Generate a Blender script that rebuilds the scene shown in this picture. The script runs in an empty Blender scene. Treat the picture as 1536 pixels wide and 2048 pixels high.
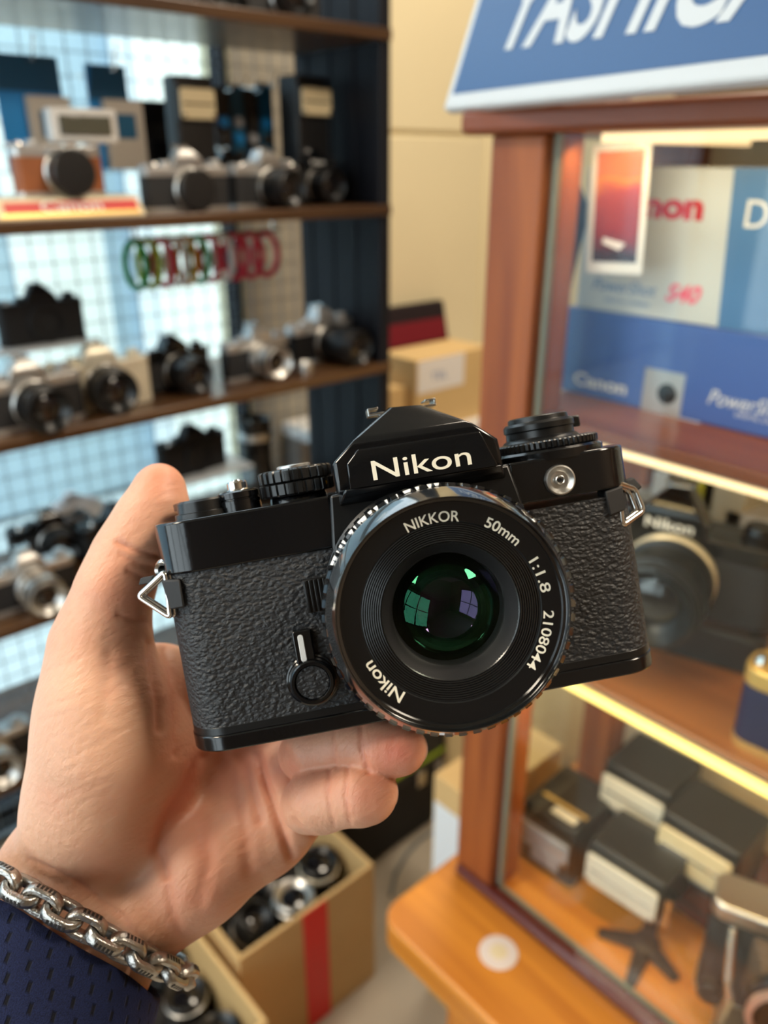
import bpy, bmesh, math, random
import numpy as np
from mathutils import Matrix, Vector

random.seed(7); np.random.seed(7)
scene = bpy.context.scene
COL = scene.collection
PI = math.pi
EYE = 1.35                                    # height of the lens that took the photograph, metres

# ------------------------------------------------------------------ camera
FPX = 1600.0
_p = math.atan(699 / FPX); _ya = math.radians(48.2)
HD = np.array([math.cos(_ya), math.sin(_ya), 0.0]); RT = np.array([math.sin(_ya), -math.cos(_ya), 0.0]); ZZ = np.array([0, 0, 1.0])
FW = math.cos(_p) * HD - math.sin(_p) * ZZ
UPV = math.sin(_p) * HD + math.cos(_p) * ZZ
cam_data = bpy.data.cameras.new('photo_camera')
cam = bpy.data.objects.new('photo_camera', cam_data); COL.objects.link(cam)
MCAM = Matrix([[RT[0], UPV[0], -FW[0], 0], [RT[1], UPV[1], -FW[1], 0], [RT[2], UPV[2], -FW[2], EYE], [0, 0, 0, 1]])
cam.matrix_world = MCAM
cam_data.sensor_fit = 'HORIZONTAL'; cam_data.sensor_width = 24.0; cam_data.lens = 24.0 * FPX / 1536
cam_data.clip_start = 0.01
cam_data.dof.use_dof = True; cam_data.dof.focus_distance = 0.216; cam_data.dof.aperture_fstop = 25.0 / 3.1
scene.camera = cam

# ------------------------------------------------------------------ world, lights, exposure
scene.view_settings.view_transform = 'Standard'; scene.view_settings.look = 'None'
scene.view_settings.exposure = 0.58; scene.view_settings.gamma = 1.0; scene.view_settings.use_curve_mapping = False
world = bpy.data.worlds.new('daylight'); scene.world = world; world.use_nodes = True
_bg = world.node_tree.nodes['Background']; _bg.inputs[0].default_value = (0.84, 0.93, 1.0, 1); _bg.inputs[1].default_value = 2.7
scene.cycles.use_denoising = True
scene.cycles.max_bounces = 8; scene.cycles.transparent_max_bounces = 12
scene.cycles.caustics_reflective = False; scene.cycles.caustics_refractive = False
scene.cycles.sample_clamp_indirect = 6.0
CEILING_LIGHTS = [(-1.1, 0.9, 24), (0.95, -0.75, 28), (1.35, 0.85, 12)]     # x, y, watts: the shop's warm ceiling panels
# ------------------------------------------------------------------ projection helpers (photo pixel -> place in the room)
def ray(px, py): return FW * FPX + RT * (px - 768) + UPV * (1024 - py)
def onY(px, py, Y): r = ray(px, py); return r * (Y / r[1])
def onX(px, py, X): r = ray(px, py); return r * (X / r[0])
def onZ(px, py, Z): r = ray(px, py); return r * (Z / r[2])
def atY(px, Y, Z):                            # x of the point at depth Y, height Z that shows in pixel column px
    k = (px - 768) / FPX; A = RT - k * FW
    return -(A[1] * Y + A[2] * Z) / A[0]
def atX(px, X, Z):
    k = (px - 768) / FPX; A = RT - k * FW
    return -(A[0] * X + A[2] * Z) / A[1]

# ------------------------------------------------------------------ materials
MATS = {}
def mat(name, color, rough=0.5, metal=0.0, spec=0.5, coat=0.0, emit=None, estr=0.0, noise=0.0, nscale=40, bump=0.0, bscale=200, sss=0.0):
    m = bpy.data.materials.new(name); m.use_nodes = True; nt = m.node_tree; b = nt.nodes['Principled BSDF']
    b.inputs['Base Color'].default_value = (*color, 1); b.inputs['Roughness'].default_value = rough; b.inputs['Metallic'].default_value = metal
    b.inputs['Specular IOR Level'].default_value = spec; b.inputs['Coat Weight'].default_value = coat; b.inputs['Coat Roughness'].default_value = 0.05
    if emit: b.inputs['Emission Color'].default_value = (*emit, 1); b.inputs['Emission Strength'].default_value = estr
    if sss: b.inputs['Subsurface Weight'].default_value = sss
    if noise or bump:
        tc = nt.nodes.new('ShaderNodeTexCoord')
    if noise:
        n = nt.nodes.new('ShaderNodeTexNoise'); n.inputs['Scale'].default_value = nscale; n.inputs['Detail'].default_value = 5
        r = nt.nodes.new('ShaderNodeMapRange'); r.inputs[3].default_value = 1 - noise; r.inputs[4].default_value = 1 + noise
        h = nt.nodes.new('ShaderNodeHueSaturation'); h.inputs['Color'].default_value = (*color, 1)
        nt.links.new(tc.outputs['Object'], n.inputs['Vector']); nt.links.new(n.outputs[0], r.inputs[0]); nt.links.new(r.outputs[0], h.inputs['Value'])
        nt.links.new(h.outputs[0], b.inputs['Base Color'])
    if bump:
        n2 = nt.nodes.new('ShaderNodeTexNoise'); n2.inputs['Scale'].default_value = bscale; n2.inputs['Detail'].default_value = 3
        bp = nt.nodes.new('ShaderNodeBump'); bp.inputs['Strength'].default_value = bump; bp.inputs['Distance'].default_value = 0.001
        nt.links.new(tc.outputs['Object'], n2.inputs['Vector']); nt.links.new(n2.outputs[0], bp.inputs['Height']); nt.links.new(bp.outputs[0], b.inputs['Normal'])
    MATS[name] = m; return m
def wood(name, dark, light, axis='Y', scale=60, rough=0.35, coat=0.3):
    m = mat(name, light, rough, coat=coat); nt = m.node_tree; b = nt.nodes['Principled BSDF']
    tc = nt.nodes.new('ShaderNodeTexCoord'); mp = nt.nodes.new('ShaderNodeMapping')
    s = [1, 1, 1]; s['XYZ'.index(axis)] = 0.06; mp.inputs['Scale'].default_value = s
    n = nt.nodes.new('ShaderNodeTexNoise'); n.inputs['Scale'].default_value = scale; n.inputs['Detail'].default_value = 6; n.inputs['Distortion'].default_value = 0.6
    cr = nt.nodes.new('ShaderNodeValToRGB'); cr.color_ramp.elements[0].color = (*dark, 1); cr.color_ramp.elements[1].color = (*light, 1)
    cr.color_ramp.elements[0].position = 0.35; cr.color_ramp.elements[1].position = 0.65
    L = nt.links.new; L(tc.outputs['Object'], mp.inputs[0]); L(mp.outputs[0], n.inputs['Vector']); L(n.outputs[0], cr.inputs[0]); L(cr.outputs[0], b.inputs['Base Color'])
    return m
def glass(name, tint=(1, 1, 1), refl=0.06, rough=0.0, gloss_tint=(1, 1, 1), f0=None):
    m = bpy.data.materials.new(name); m.use_nodes = True; nt = m.node_tree; nt.nodes.clear()
    out = nt.nodes.new('ShaderNodeOutputMaterial'); mx = nt.nodes.new('ShaderNodeMixShader'); t = nt.nodes.new('ShaderNodeBsdfTransparent'); g = nt.nodes.new('ShaderNodeBsdfGlossy')
    t.inputs[0].default_value = (*tint, 1); g.inputs[0].default_value = (*gloss_tint, 1); g.inputs['Roughness'].default_value = rough
    fr = nt.nodes.new('ShaderNodeFresnel'); fr.inputs[0].default_value = f0 or 1.45
    ge = nt.nodes.new('ShaderNodeNewGeometry'); mr = nt.nodes.new('ShaderNodeMapRange'); mr.inputs[3].default_value = f0 or 1.45; mr.inputs[4].default_value = 1 / (f0 or 1.45)   # same weak mirror from both sides of the pane
    L = nt.links.new; L(ge.outputs['Backfacing'], mr.inputs[0]); L(mr.outputs[0], fr.inputs[0]); L(fr.outputs[0], mx.inputs[0]); L(t.outputs[0], mx.inputs[1]); L(g.outputs[0], mx.inputs[2]); L(mx.outputs[0], out.inputs[0])
    MATS[name] = m; return m

mat('black_paint', (0.003, 0.0035, 0.0045), 0.16, spec=0.5, coat=0.15, bump=0.03, bscale=500)
mat('black_satin', (0.005, 0.0055, 0.006), 0.30, spec=0.5)
mat('black_matte', (0.008, 0.008, 0.009), 0.6, spec=0.3)
mat('black_plastic', (0.011, 0.0105, 0.0105), 0.38)
mat('dark_rubber', (0.014, 0.014, 0.015), 0.65)
mat('chrome', (0.72, 0.71, 0.68), 0.16, metal=1.0)
mat('satin_chrome', (0.62, 0.61, 0.58), 0.34, metal=1.0)
mat('silver_paint', (0.56, 0.55, 0.53), 0.34, metal=0.75)
mat('aged_silver', (0.44, 0.42, 0.39), 0.3, metal=1.0, bump=0.25, bscale=900)
mat('tarnish', (0.06, 0.055, 0.05), 0.45, metal=0.8)
mat('champagne', (0.86, 0.79, 0.62), 0.35, metal=0.35)
mat('logo_white', (0.86, 0.81, 0.66), 0.4)
mat('print_white', (0.85, 0.84, 0.8), 0.5)
mat('white_plastic', (0.8, 0.79, 0.76), 0.4)
mat('dark_leather', (0.018, 0.019, 0.021), 0.55, bump=0.6, bscale=900)
mat('brown_leather', (0.33, 0.105, 0.035), 0.5, noise=0.2, nscale=60)
mat('navy_leather', (0.008, 0.012, 0.06), 0.5)
mat('flash_window', (0.80, 0.74, 0.60), 0.22, coat=0.6)
mat('flash_amber', (0.75, 0.62, 0.38), 0.22, coat=0.6)
mat('clear_grey', (0.35, 0.36, 0.38), 0.12, coat=0.6)
mat('cardboard', (0.60, 0.40, 0.175), 0.75, noise=0.08, nscale=14)
mat('cardboard_pale', (0.66, 0.45, 0.20), 0.75, noise=0.06, nscale=14)
mat('red_tape', (0.78, 0.014, 0.008), 0.35)
mat('yellow_print', (0.78, 0.47, 0.01), 0.5)
mat('cream_wall', (0.80, 0.71, 0.47), 0.7, noise=0.05, nscale=3)
mat('floor_stone', (0.40, 0.35, 0.28), 0.6, noise=0.12, nscale=9)
mat('ceiling_paint', (0.40, 0.34, 0.26), 0.8)
mat('warm_wall', (0.20, 0.14, 0.09), 0.7)
mat('rib_black', (0.012, 0.0125, 0.013), 0.24, spec=0.6)
mat('shaded_wall', (0.34, 0.31, 0.25), 0.7)
mat('black_enamel', (0.004, 0.0045, 0.005), 0.13, spec=1.0, coat=1.0)
mat('finder_dark', (0.10, 0.10, 0.075), 0.15, coat=0.6)
mat('rack_black', (0.005, 0.006, 0.010), 0.55, spec=0.25)
mat('wire_grey', (0.16, 0.19, 0.21), 0.45, metal=0.2)
mat('velvet_red', (0.17, 0.001, 0.009), 0.8)
mat('velvet_black', (0.008, 0.001, 0.003), 0.8)
mat('paper_white', (0.80, 0.77, 0.74), 0.7)
mat('label_white', (0.80, 0.86, 0.90), 0.5)
mat('sign_blue', (0.022, 0.085, 0.225), 0.42)
mat('sign_white', (0.60, 0.61, 0.61), 0.4)
mat('box_blue', (0.055, 0.13, 0.42), 0.35, coat=0.4)
mat('box_sky', (0.07, 0.19, 0.40), 0.4)
mat('box_white', (0.60, 0.63, 0.62), 0.4, coat=0.2)
mat('ink_red', (0.55, 0.012, 0.03), 0.5)
mat('ink_pink', (0.85, 0.13, 0.22), 0.4)
mat('ink_blue', (0.10, 0.20, 0.42), 0.5)
mat('gold', (0.80, 0.52, 0.16), 0.35, metal=0.6)
mat('sign_red', (0.62, 0.02, 0.015), 0.4)
mat('sign_cream', (0.82, 0.70, 0.46), 0.45)
mat('pack_blue', (0.01, 0.22, 0.55), 0.4)
mat('pack_teal', (0.004, 0.085, 0.17), 0.4)
mat('pack_card', (0.46, 0.40, 0.33), 0.6)
mat('strap_blue', (0.018, 0.040, 0.115), 0.5)
mat('acrylic', (0.70, 0.74, 0.76), 0.2)
mat('sticker', (0.84, 0.74, 0.70), 0.4)
mat('steel_post', (0.36, 0.36, 0.36), 0.35, metal=0.8)
mat('led_warm', (0.9, 0.7, 0.3), 0.5, emit=(1.0, 0.70, 0.13), estr=1.5)
mat('led_soft', (0.9, 0.7, 0.4), 0.5, emit=(1.0, 0.68, 0.34), estr=0.85)
mat('lamp_panel', (0.9, 0.9, 0.9), 0.5, emit=(1.0, 0.86, 0.66), estr=3.0)
mat('facade_white', (0.90, 0.93, 0.92), 0.7)
mat('facade_blue', (0.46, 0.60, 0.70), 0.7, noise=0.12, nscale=1.5)
mat('facade_dark', (0.20, 0.25, 0.29), 0.7)
mat('pavement', (0.58, 0.66, 0.68), 0.8)
mat('pink_ring', (0.75, 0.52, 0.46), 0.3, metal=0.7)
mat('bellows', (0.11, 0.07, 0.045), 0.6, noise=0.4, nscale=300)
mat('lime', (0.35, 0.48, 0.02), 0.4); mat('green', (0.01, 0.34, 0.09), 0.4); mat('amber', (0.55, 0.28, 0.01), 0.4); mat('crimson', (0.58, 0.012, 0.045), 0.4)
mat('yellow_pack', (0.70, 0.60, 0.02), 0.4); mat('pack_cream', (0.75, 0.68, 0.52), 0.5); mat('plastic_bag', (0.78, 0.80, 0.82), 0.25)
wood('shelf_wood', (0.045, 0.020, 0.008), (0.105, 0.050, 0.019), 'X', 45, 0.38, 0.25)
wood('pine', (0.52, 0.165, 0.016), (0.78, 0.30, 0.035), 'Y', 30, 0.4, 0.2)
wood('redwood', (0.22, 0.050, 0.010), (0.42, 0.120, 0.024), 'Z', 30, 0.5, 0.05)
wood('redwood_h', (0.15, 0.032, 0.009), (0.29, 0.075, 0.018), 'Y', 30, 0.45, 0.1)
wood('dark_rail', (0.085, 0.012, 0.008), (0.16, 0.028, 0.014), 'Y', 30, 0.25, 0.6)
wood('shelf_orange', (0.36, 0.115, 0.028), (0.56, 0.20, 0.055), 'Y', 20, 0.4, 0.2)
glass('pane', (0.97, 0.99, 0.98), f0=1.32); glass('tinted_pane', (0.86, 0.90, 0.91), f0=1.3); glass('clear_acrylic', (0.93, 0.95, 0.95))
mat('glass_edge', (0.30, 0.32, 0.26), 0.2)

def node_leather():
    m = mat('camera_leather', (0.020, 0.021, 0.023), 0.5, spec=0.45); nt = m.node_tree; b = nt.nodes['Principled BSDF']; L = nt.links.new
    tc = nt.nodes.new('ShaderNodeTexCoord'); mp = nt.nodes.new('ShaderNodeMapping'); mp.inputs['Scale'].default_value = (0.72, 1.15, 1.0); mp.inputs['Rotation'].default_value = (0, 0, 0.06)
    n0 = nt.nodes.new('ShaderNodeTexNoise'); n0.inputs['Scale'].default_value = 420; n0.inputs['Detail'].default_value = 2
    mix = nt.nodes.new('ShaderNodeVectorMath'); mix.operation = 'MULTIPLY_ADD'; mix.inputs[1].default_value = (0.0016,) * 3
    v = nt.nodes.new('ShaderNodeTexVoronoi'); v.feature = 'SMOOTH_F1'; v.inputs['Scale'].default_value = 820; v.inputs['Smoothness'].default_value = 0.5
    n1 = nt.nodes.new('ShaderNodeTexNoise'); n1.inputs['Scale'].default_value = 800; n1.inputs['Detail'].default_value = 3
    ad = nt.nodes.new('ShaderNodeMath'); ad.operation = 'MULTIPLY_ADD'; ad.inputs[1].default_value = -0.9
    bp = nt.nodes.new('ShaderNodeBump'); bp.inputs['Strength'].default_value = 1.0; bp.inputs['Distance'].default_value = 0.0006
    L(tc.outputs['Object'], mp.inputs[0]); L(tc.outputs['Object'], n0.inputs['Vector']); L(n0.outputs['Color'], mix.inputs[0]); L(mp.outputs[0], mix.inputs[2])
    L(mix.outputs[0], v.inputs['Vector']); L(mp.outputs[0], n1.inputs['Vector']); L(v.outputs[0], ad.inputs[0]); L(n1.outputs[0], ad.inputs[2])
    L(ad.outputs[0], bp.inputs['Height']); L(bp.outputs[0], b.inputs['Normal'])
node_leather()
def node_skin():
    m = mat('skin', (0.66, 0.36, 0.25), 0.44, spec=0.42, sss=0.22); nt = m.node_tree; b = nt.nodes['Principled BSDF']; L = nt.links.new
    b.inputs['Subsurface Radius'].default_value = (1.0, 0.35, 0.2); b.inputs['Subsurface Scale'].default_value = 0.004
    at = nt.nodes.new('ShaderNodeAttribute'); at.attribute_name = 'flush'
    tc = nt.nodes.new('ShaderNodeTexCoord'); n = nt.nodes.new('ShaderNodeTexNoise'); n.inputs['Scale'].default_value = 45; n.inputs['Detail'].default_value = 4
    add = nt.nodes.new('ShaderNodeMath'); add.operation = 'MULTIPLY_ADD'; add.inputs[1].default_value = 0.55
    cr = nt.nodes.new('ShaderNodeValToRGB'); e = cr.color_ramp.elements; e[0].position = 0.2; e[0].color = (0.70, 0.40, 0.265, 1); e[1].position = 1.0; e[1].color = (0.57, 0.13, 0.095, 1)
    x = e.new(0.5); x.color = (0.665, 0.295, 0.185, 1)
    L(tc.outputs['Object'], n.inputs['Vector']); L(n.outputs[0], add.inputs[0]); L(at.outputs['Fac'], add.inputs[2]); L(add.outputs[0], cr.inputs[0]); L(cr.outputs[0], b.inputs['Base Color'])
    mp = nt.nodes.new('ShaderNodeMapping'); mp.inputs['Rotation'].default_value = (0.3, 0.2, 0.25); mp.inputs['Scale'].default_value = (0.35, 1.6, 1)
    n2 = nt.nodes.new('ShaderNodeTexNoise'); n2.inputs['Scale'].default_value = 330; n2.inputs['Detail'].default_value = 5; n2.inputs['Roughness'].default_value = 0.6
    bp = nt.nodes.new('ShaderNodeBump'); bp.inputs['Strength'].default_value = 0.42; bp.inputs['Distance'].default_value = 0.0012
    L(tc.outputs['Object'], mp.inputs[0]); L(mp.outputs[0], n2.inputs['Vector']); L(n2.outputs[0], bp.inputs['Height']); L(bp.outputs[0], b.inputs['Normal'])
node_skin()
mat('nail', (0.72, 0.50, 0.40), 0.25, coat=0.4)
def node_sleeve():
    m = mat('navy_mesh', (0.012, 0.017, 0.055), 0.75, spec=0.2); nt = m.node_tree; b = nt.nodes['Principled BSDF']; L = nt.links.new
    b.inputs['Sheen Weight'].default_value = 0.1; b.inputs['Sheen Tint'].default_value = (0.3, 0.35, 0.7, 1)
    uv = nt.nodes.new('ShaderNodeUVMap'); sp = nt.nodes.new('ShaderNodeSeparateXYZ'); L(uv.outputs[0], sp.inputs[0])
    def M(op, a, b_=None, c=None):
        n = nt.nodes.new('ShaderNodeMath'); n.operation = op
        for i, q in enumerate((a, b_, c)):
            if q is None: continue
            if isinstance(q, (int, float)): n.inputs[i].default_value = q
            else: L(q, n.inputs[i])
        return n.outputs[0]
    u = M('DIVIDE', sp.outputs[0], 6.0); v = M('DIVIDE', sp.outputs[1], 4.6)      # slit cells in millimetres
    row = M('FLOOR', v); u2 = M('ADD', u, M('MULTIPLY', row, 0.43)); fu = M('ABSOLUTE', M('SUBTRACT', M('FRACT', M('ADD', u2, M('MULTIPLY', M('FRACT', v), 0.12))), 0.5)); fv = M('ABSOLUTE', M('SUBTRACT', M('FRACT', v), 0.5))
    d = M('MAXIMUM', M('DIVIDE', fu, 0.085), M('DIVIDE', fv, 0.30)); slit = nt.nodes.new('ShaderNodeMapRange'); slit.inputs[1].default_value = 0.7; slit.inputs[2].default_value = 1.25; L(d, slit.inputs[0])
    n = nt.nodes.new('ShaderNodeTexNoise'); tc = nt.nodes.new('ShaderNodeTexCoord'); n.inputs['Scale'].default_value = 2600; L(tc.outputs['Object'], n.inputs['Vector'])
    cr = nt.nodes.new('ShaderNodeValToRGB'); e = cr.color_ramp.elements; e[0].position = 0.3; e[0].color = (0.003, 0.006, 0.026, 1); e[1].position = 0.8; e[1].color = (0.010, 0.018, 0.075, 1)
    L(n.outputs[0], cr.inputs[0]); mx = nt.nodes.new('ShaderNodeMix'); mx.data_type = 'RGBA'; mx.inputs['A'].default_value = (0.001, 0.0015, 0.005, 1)
    L(slit.outputs[0], mx.inputs['Factor']); L(cr.outputs[0], mx.inputs['B']); L(mx.outputs['Result'], b.inputs['Base Color'])
    bp = nt.nodes.new('ShaderNodeBump'); bp.inputs['Strength'].default_value = 0.9; bp.inputs['Distance'].default_value = 0.0006
    hs = M('MULTIPLY_ADD', n.outputs[0], 0.5, slit.outputs[0]); L(hs, bp.inputs['Height']); L(bp.outputs[0], b.inputs['Normal'])
node_sleeve()
def node_photo():
    m = mat('photo_print', (0.5, 0.1, 0.05), 0.25, coat=0.4); nt = m.node_tree; b = nt.nodes['Principled BSDF']; L = nt.links.new
    tc = nt.nodes.new('ShaderNodeTexCoord'); sp = nt.nodes.new('ShaderNodeSeparateXYZ'); n = nt.nodes.new('ShaderNodeTexNoise'); n.inputs['Scale'].default_value = 25
    L(tc.outputs['Generated'], sp.inputs[0]); L(tc.outputs['Object'], n.inputs['Vector'])
    ad = nt.nodes.new('ShaderNodeMath'); ad.operation = 'MULTIPLY_ADD'; ad.inputs[1].default_value = 0.5; L(n.outputs[0], ad.inputs[0]); L(sp.outputs[1], ad.inputs[2])
    cr = nt.nodes.new('ShaderNodeValToRGB'); e = cr.color_ramp.elements; e[0].position = 0.3; e[0].color = (0.035, 0.012, 0.015, 1); e[1].position = 1.25; e[1].color = (0.75, 0.24, 0.04, 1)
    for p, c in ((0.55, (0.28, 0.012, 0.012, 1)), (0.85, (0.42, 0.055, 0.045, 1)), (1.0, (0.6, 0.16, 0.05, 1))): q = e.new(p); q.color = c
    L(ad.outputs[0], cr.inputs[0]); L(cr.outputs[0], b.inputs['Base Color'])
node_photo()

# ------------------------------------------------------------------ mesh builder
IDM = Matrix.Identity(4)
class MB:
    def __init__(s): s.v = []; s.f = []
    def add(s, vs, fs, T=None):
        o = len(s.v)
        s.v.extend([tuple(T @ Vector(q)) for q in vs] if T is not None else [tuple(q) for q in vs])
        s.f.extend([tuple(i + o for i in f) for f in fs]); return s
    def box(s, c, d, T=None):
        x, y, z = c; a, b, e = d[0] / 2, d[1] / 2, d[2] / 2
        vs = [(x + i * a, y + j * b, z + k * e) for k in (-1, 1) for j in (-1, 1) for i in (-1, 1)]
        return s.add(vs, [(0, 2, 3, 1), (4, 5, 7, 6), (0, 1, 5, 4), (2, 6, 7, 3), (0, 4, 6, 2), (1, 3, 7, 5)], T)
    def span(s, lo, hi, T=None): return s.box([(a + b) / 2 for a, b in zip(lo, hi)], [abs(b - a) for a, b in zip(lo, hi)], T)
    def prism(s, poly, z0, z1, T=None):
        n = len(poly); vs = [(x, y, z0) for x, y in poly] + [(x, y, z1) for x, y in poly]
        return s.add(vs, [tuple(range(n))[::-1], tuple(range(n, 2 * n))] + [(i, (i + 1) % n, n + (i + 1) % n, n + i) for i in range(n)], T)
    def loft(s, rings, T=None, caps=True, closed=False):
        n = len(rings[0]); vs = [p for r in rings for p in r]; m = len(rings)
        fs = [(k * n + i, k * n + (i + 1) % n, ((k + 1) % m) * n + (i + 1) % n, ((k + 1) % m) * n + i) for k in range(m if closed else m - 1) for i in range(n)]
        if caps and not closed: fs += [tuple(range(n))[::-1], tuple(range((m - 1) * n, m * n))]
        return s.add(vs, fs, T)
    def lathe(s, prof, seg=48, T=None, caps=False, mod=None, closed=False):
        rings = [[(r * (mod(k, 2 * PI * i / seg) if mod else 1) * math.cos(2 * PI * i / seg), r * (mod(k, 2 * PI * i / seg) if mod else 1) * math.sin(2 * PI * i / seg), h) for i in range(seg)] for k, (r, h) in enumerate(prof)]
        return s.loft(rings, T, caps, closed)
    def tube(s, pts, r, seg=8, closed=False, T=None, flat=1.0, upv=(0, 0, 1)):
        P = [Vector(p) for p in pts]; n = len(P); rings = []; prev = None
        for i in range(n):
            t = (P[(i + 1) % n] - P[i - 1]) if closed else (P[min(i + 1, n - 1)] - P[max(i - 1, 0)])
            t.normalize(); u = Vector(upv) if prev is None else prev
            u = u - t * u.dot(t)
            if u.length < 1e-5: u = Vector((1, 0.3, 0)) - t * t.dot(Vector((1, 0.3, 0)))
            u.normalize(); prev = u.copy(); w = t.cross(u); rr = r[i] if hasattr(r, '__len__') else r
            rings.append([tuple(P[i] + rr * (math.cos(2 * PI * k / seg) * w + flat * math.sin(2 * PI * k / seg) * u)) for k in range(seg)])
        return s.loft(rings, T, not closed, closed)
    def hull(s, pts, T=None):
        bm = bmesh.new(); vs = [bm.verts.new(p) for p in pts]; bmesh.ops.convex_hull(bm, input=vs)
        bmesh.ops.dissolve_limit(bm, angle_limit=0.02, verts=bm.verts, edges=bm.edges)
        bm.verts.index_update(); s.add([tuple(v.co) for v in bm.verts], [tuple(v.index for v in f.verts) for f in bm.faces], T); bm.free(); return s
    def mesh(s, name, m, scale=1.0, off=(0, 0, 0), angle=35, weld=True):
        me = bpy.data.meshes.new(name)
        me.from_pydata([((x + off[0]) * scale, (y + off[1]) * scale, (z + off[2]) * scale) for x, y, z in s.v], [], s.f)
        bm = bmesh.new(); bm.from_mesh(me)
        if weld: bmesh.ops.remove_doubles(bm, verts=bm.verts, dist=1e-7)
        bmesh.ops.recalc_face_normals(bm, faces=bm.faces); bm.to_mesh(me); bm.free()
        me.polygons.foreach_set('use_smooth', [True] * len(me.polygons)); me.set_sharp_from_angle(angle=math.radians(angle))
        me.materials.append(MATS[m]); return me
    def build(s, name, m, parent=None, scale=1.0, off=(0, 0, 0), bevel=0.0, angle=35, segs=2):
        return put(name, s.mesh(name, m, scale, off, angle), parent, bevel, segs)
def put(name, me, parent=None, bevel=0.0, segs=2):
    o = bpy.data.objects.new(name, me); COL.objects.link(o)
    if parent is not None: o.parent = parent
    if bevel:
        b = o.modifiers.new('edge', 'BEVEL'); b.width = bevel; b.segments = segs; b.limit_method = 'ANGLE'; b.angle_limit = math.radians(40); b.harden_normals = False
    return o
def tag(o, label, cat, group=None, kind=None):
    o['label'] = label; o['category'] = cat
    if group: o['group'] = group
    if kind: o['kind'] = kind
    return o
def thing(name, label, cat, loc=(0, 0, 0), rz=0.0, group=None, M=None):
    o = bpy.data.objects.new(name, None); COL.objects.link(o); o.empty_display_size = 0.02
    if M is not None: o.matrix_world = M
    else: o.location = loc; o.rotation_euler = (0, 0, rz)
    return tag(o, label, cat, group)
def struct(o): o['kind'] = 'structure'; return o
def RX(a): return Matrix.Rotation(a, 4, 'X')
def RY(a): return Matrix.Rotation(a, 4, 'Y')
def RZ(a): return Matrix.Rotation(a, 4, 'Z')
def TR(*p): return Matrix.Translation(p)
def rrect(w, d, r, n=5, cx=0, cy=0):
    pts = []
    for (sx, sy, a0) in ((1, 1, 0), (-1, 1, 90), (-1, -1, 180), (1, -1, 270)):
        for i in range(n + 1):
            a = math.radians(a0 + 90 * i / n); pts.append((cx + sx * (w / 2 - r) + r * math.cos(a), cy + sy * (d / 2 - r) + r * math.sin(a)))
    return pts
_txt = {}
def text_geo(body, weight=0.0, shear=0.0):
    """vertices (cap-height units, origin lower left) and faces of a line of lettering, 0..1 high, z=0"""
    key = (body, weight, shear)
    if key in _txt: return _txt[key]
    cu = bpy.data.curves.new('t', 'FONT'); cu.body = body; cu.size = 1.0; cu.offset = weight; cu.shear = shear; cu.resolution_u = 5
    o = bpy.data.objects.new('t', cu); COL.objects.link(o); bpy.context.view_layer.update()
    me = bpy.data.meshes.new_from_object(o.evaluated_get(bpy.context.evaluated_depsgraph_get()))
    vs = np.array([v.co[:] for v in me.vertices]); fs = [tuple(p.vertices) for p in me.polygons]
    bpy.data.objects.remove(o); bpy.data.curves.remove(cu); bpy.data.meshes.remove(me)
    cap = 0.69; vs[:, 0] -= vs[:, 0].min(); vs[:, :2] /= cap
    _txt[key] = (vs, fs); return _txt[key]
def put_text(mb, body, width, height, T, depth=0.0003, weight=0.0, shear=0.0):
    """extruded lettering: x along the line, y up, z towards the reader; width is the length of the whole line"""
    vs, fs = text_geo(body, weight, shear); w = vs[:, 0].max(); n = len(vs)
    P = [(x / w * width, y * height, depth) for x, y, _ in vs]; Q = [(x / w * width, y * height, 0) for x, y, _ in vs]
    cnt = {}
    for f in fs:
        for i in range(len(f)):
            e = (f[i], f[(i + 1) % len(f)]); cnt[e] = 1
    side = [(a, b, b + n, a + n)[::-1] for (a, b) in cnt if (b, a) not in cnt]
    return mb.add(P + Q, fs + side, T)
# ------------------------------------------------------------------ the room
WY0, WY1, WZ0, WZ1 = -0.75, 1.40, 0.75, 2.45      # opening of the shop window behind the photographer
YW = 1.52                                     # wall behind the rack
XE0 = atY(742, YW, -0.3); XM = atY(487, YW, -0.3)                       # where the shop window ends and the cream wall begins
struct(MB().span((-1.8, -1.7, -0.05), (2.6, YW + 0.1, 0)).build('floor', 'floor_stone'))
struct(MB().span((-1.8, -1.7, 2.7), (2.6, YW + 0.1, 2.75)).build('ceiling', 'ceiling_paint'))
wl = struct(MB().span((XM, YW, 0), (2.6, YW + 0.1, 2.7)).build('wall_left', 'cream_wall'))
for z in (-0.02, 0.37):                       # raised wall panels with a groove between them
    zt = EYE + (0.058 if z < 0 else 0.75)
    MB().span((XM + 0.02, YW - 0.008, 0.1 if z < 0 else EYE + 0.068), (atY(960, YW, -0.1), YW + 0.002, zt)).build('panel', 'cream_wall', wl, bevel=0.004)
    MB().span((atY(960, YW, -0.1) + 0.012, YW - 0.008, 0.1 if z < 0 else EYE + 0.068), (2.55, YW + 0.002, zt)).build('panel', 'cream_wall', wl, bevel=0.004)
MB().span((XM + 0.001, YW - 0.010, 0.05), (XE0 - 0.02, YW - 0.0085, 2.6)).build('panel', 'shaded_wall', wl)      # added dull sheet: shade on the cream wall behind the rack end, as colour
struct(MB().span((2.6, -1.7, 0), (2.65, YW + 0.1, 2.7)).build('wall_back', 'warm_wall'))
struct(MB().span((-1.8, -1.75, 0), (2.65, -1.7, 2.7)).build('wall_right', 'warm_wall'))
w1 = struct(MB().span((-1.75, YW + 0.03, 0), (XM, YW + 0.036, 2.7)).build('window_1', 'tinted_pane'))
MB().span((XM - 0.018, YW, 0), (XM, YW + 0.04, 2.7)).build('mullion', 'rack_black', w1, bevel=0.003)
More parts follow.
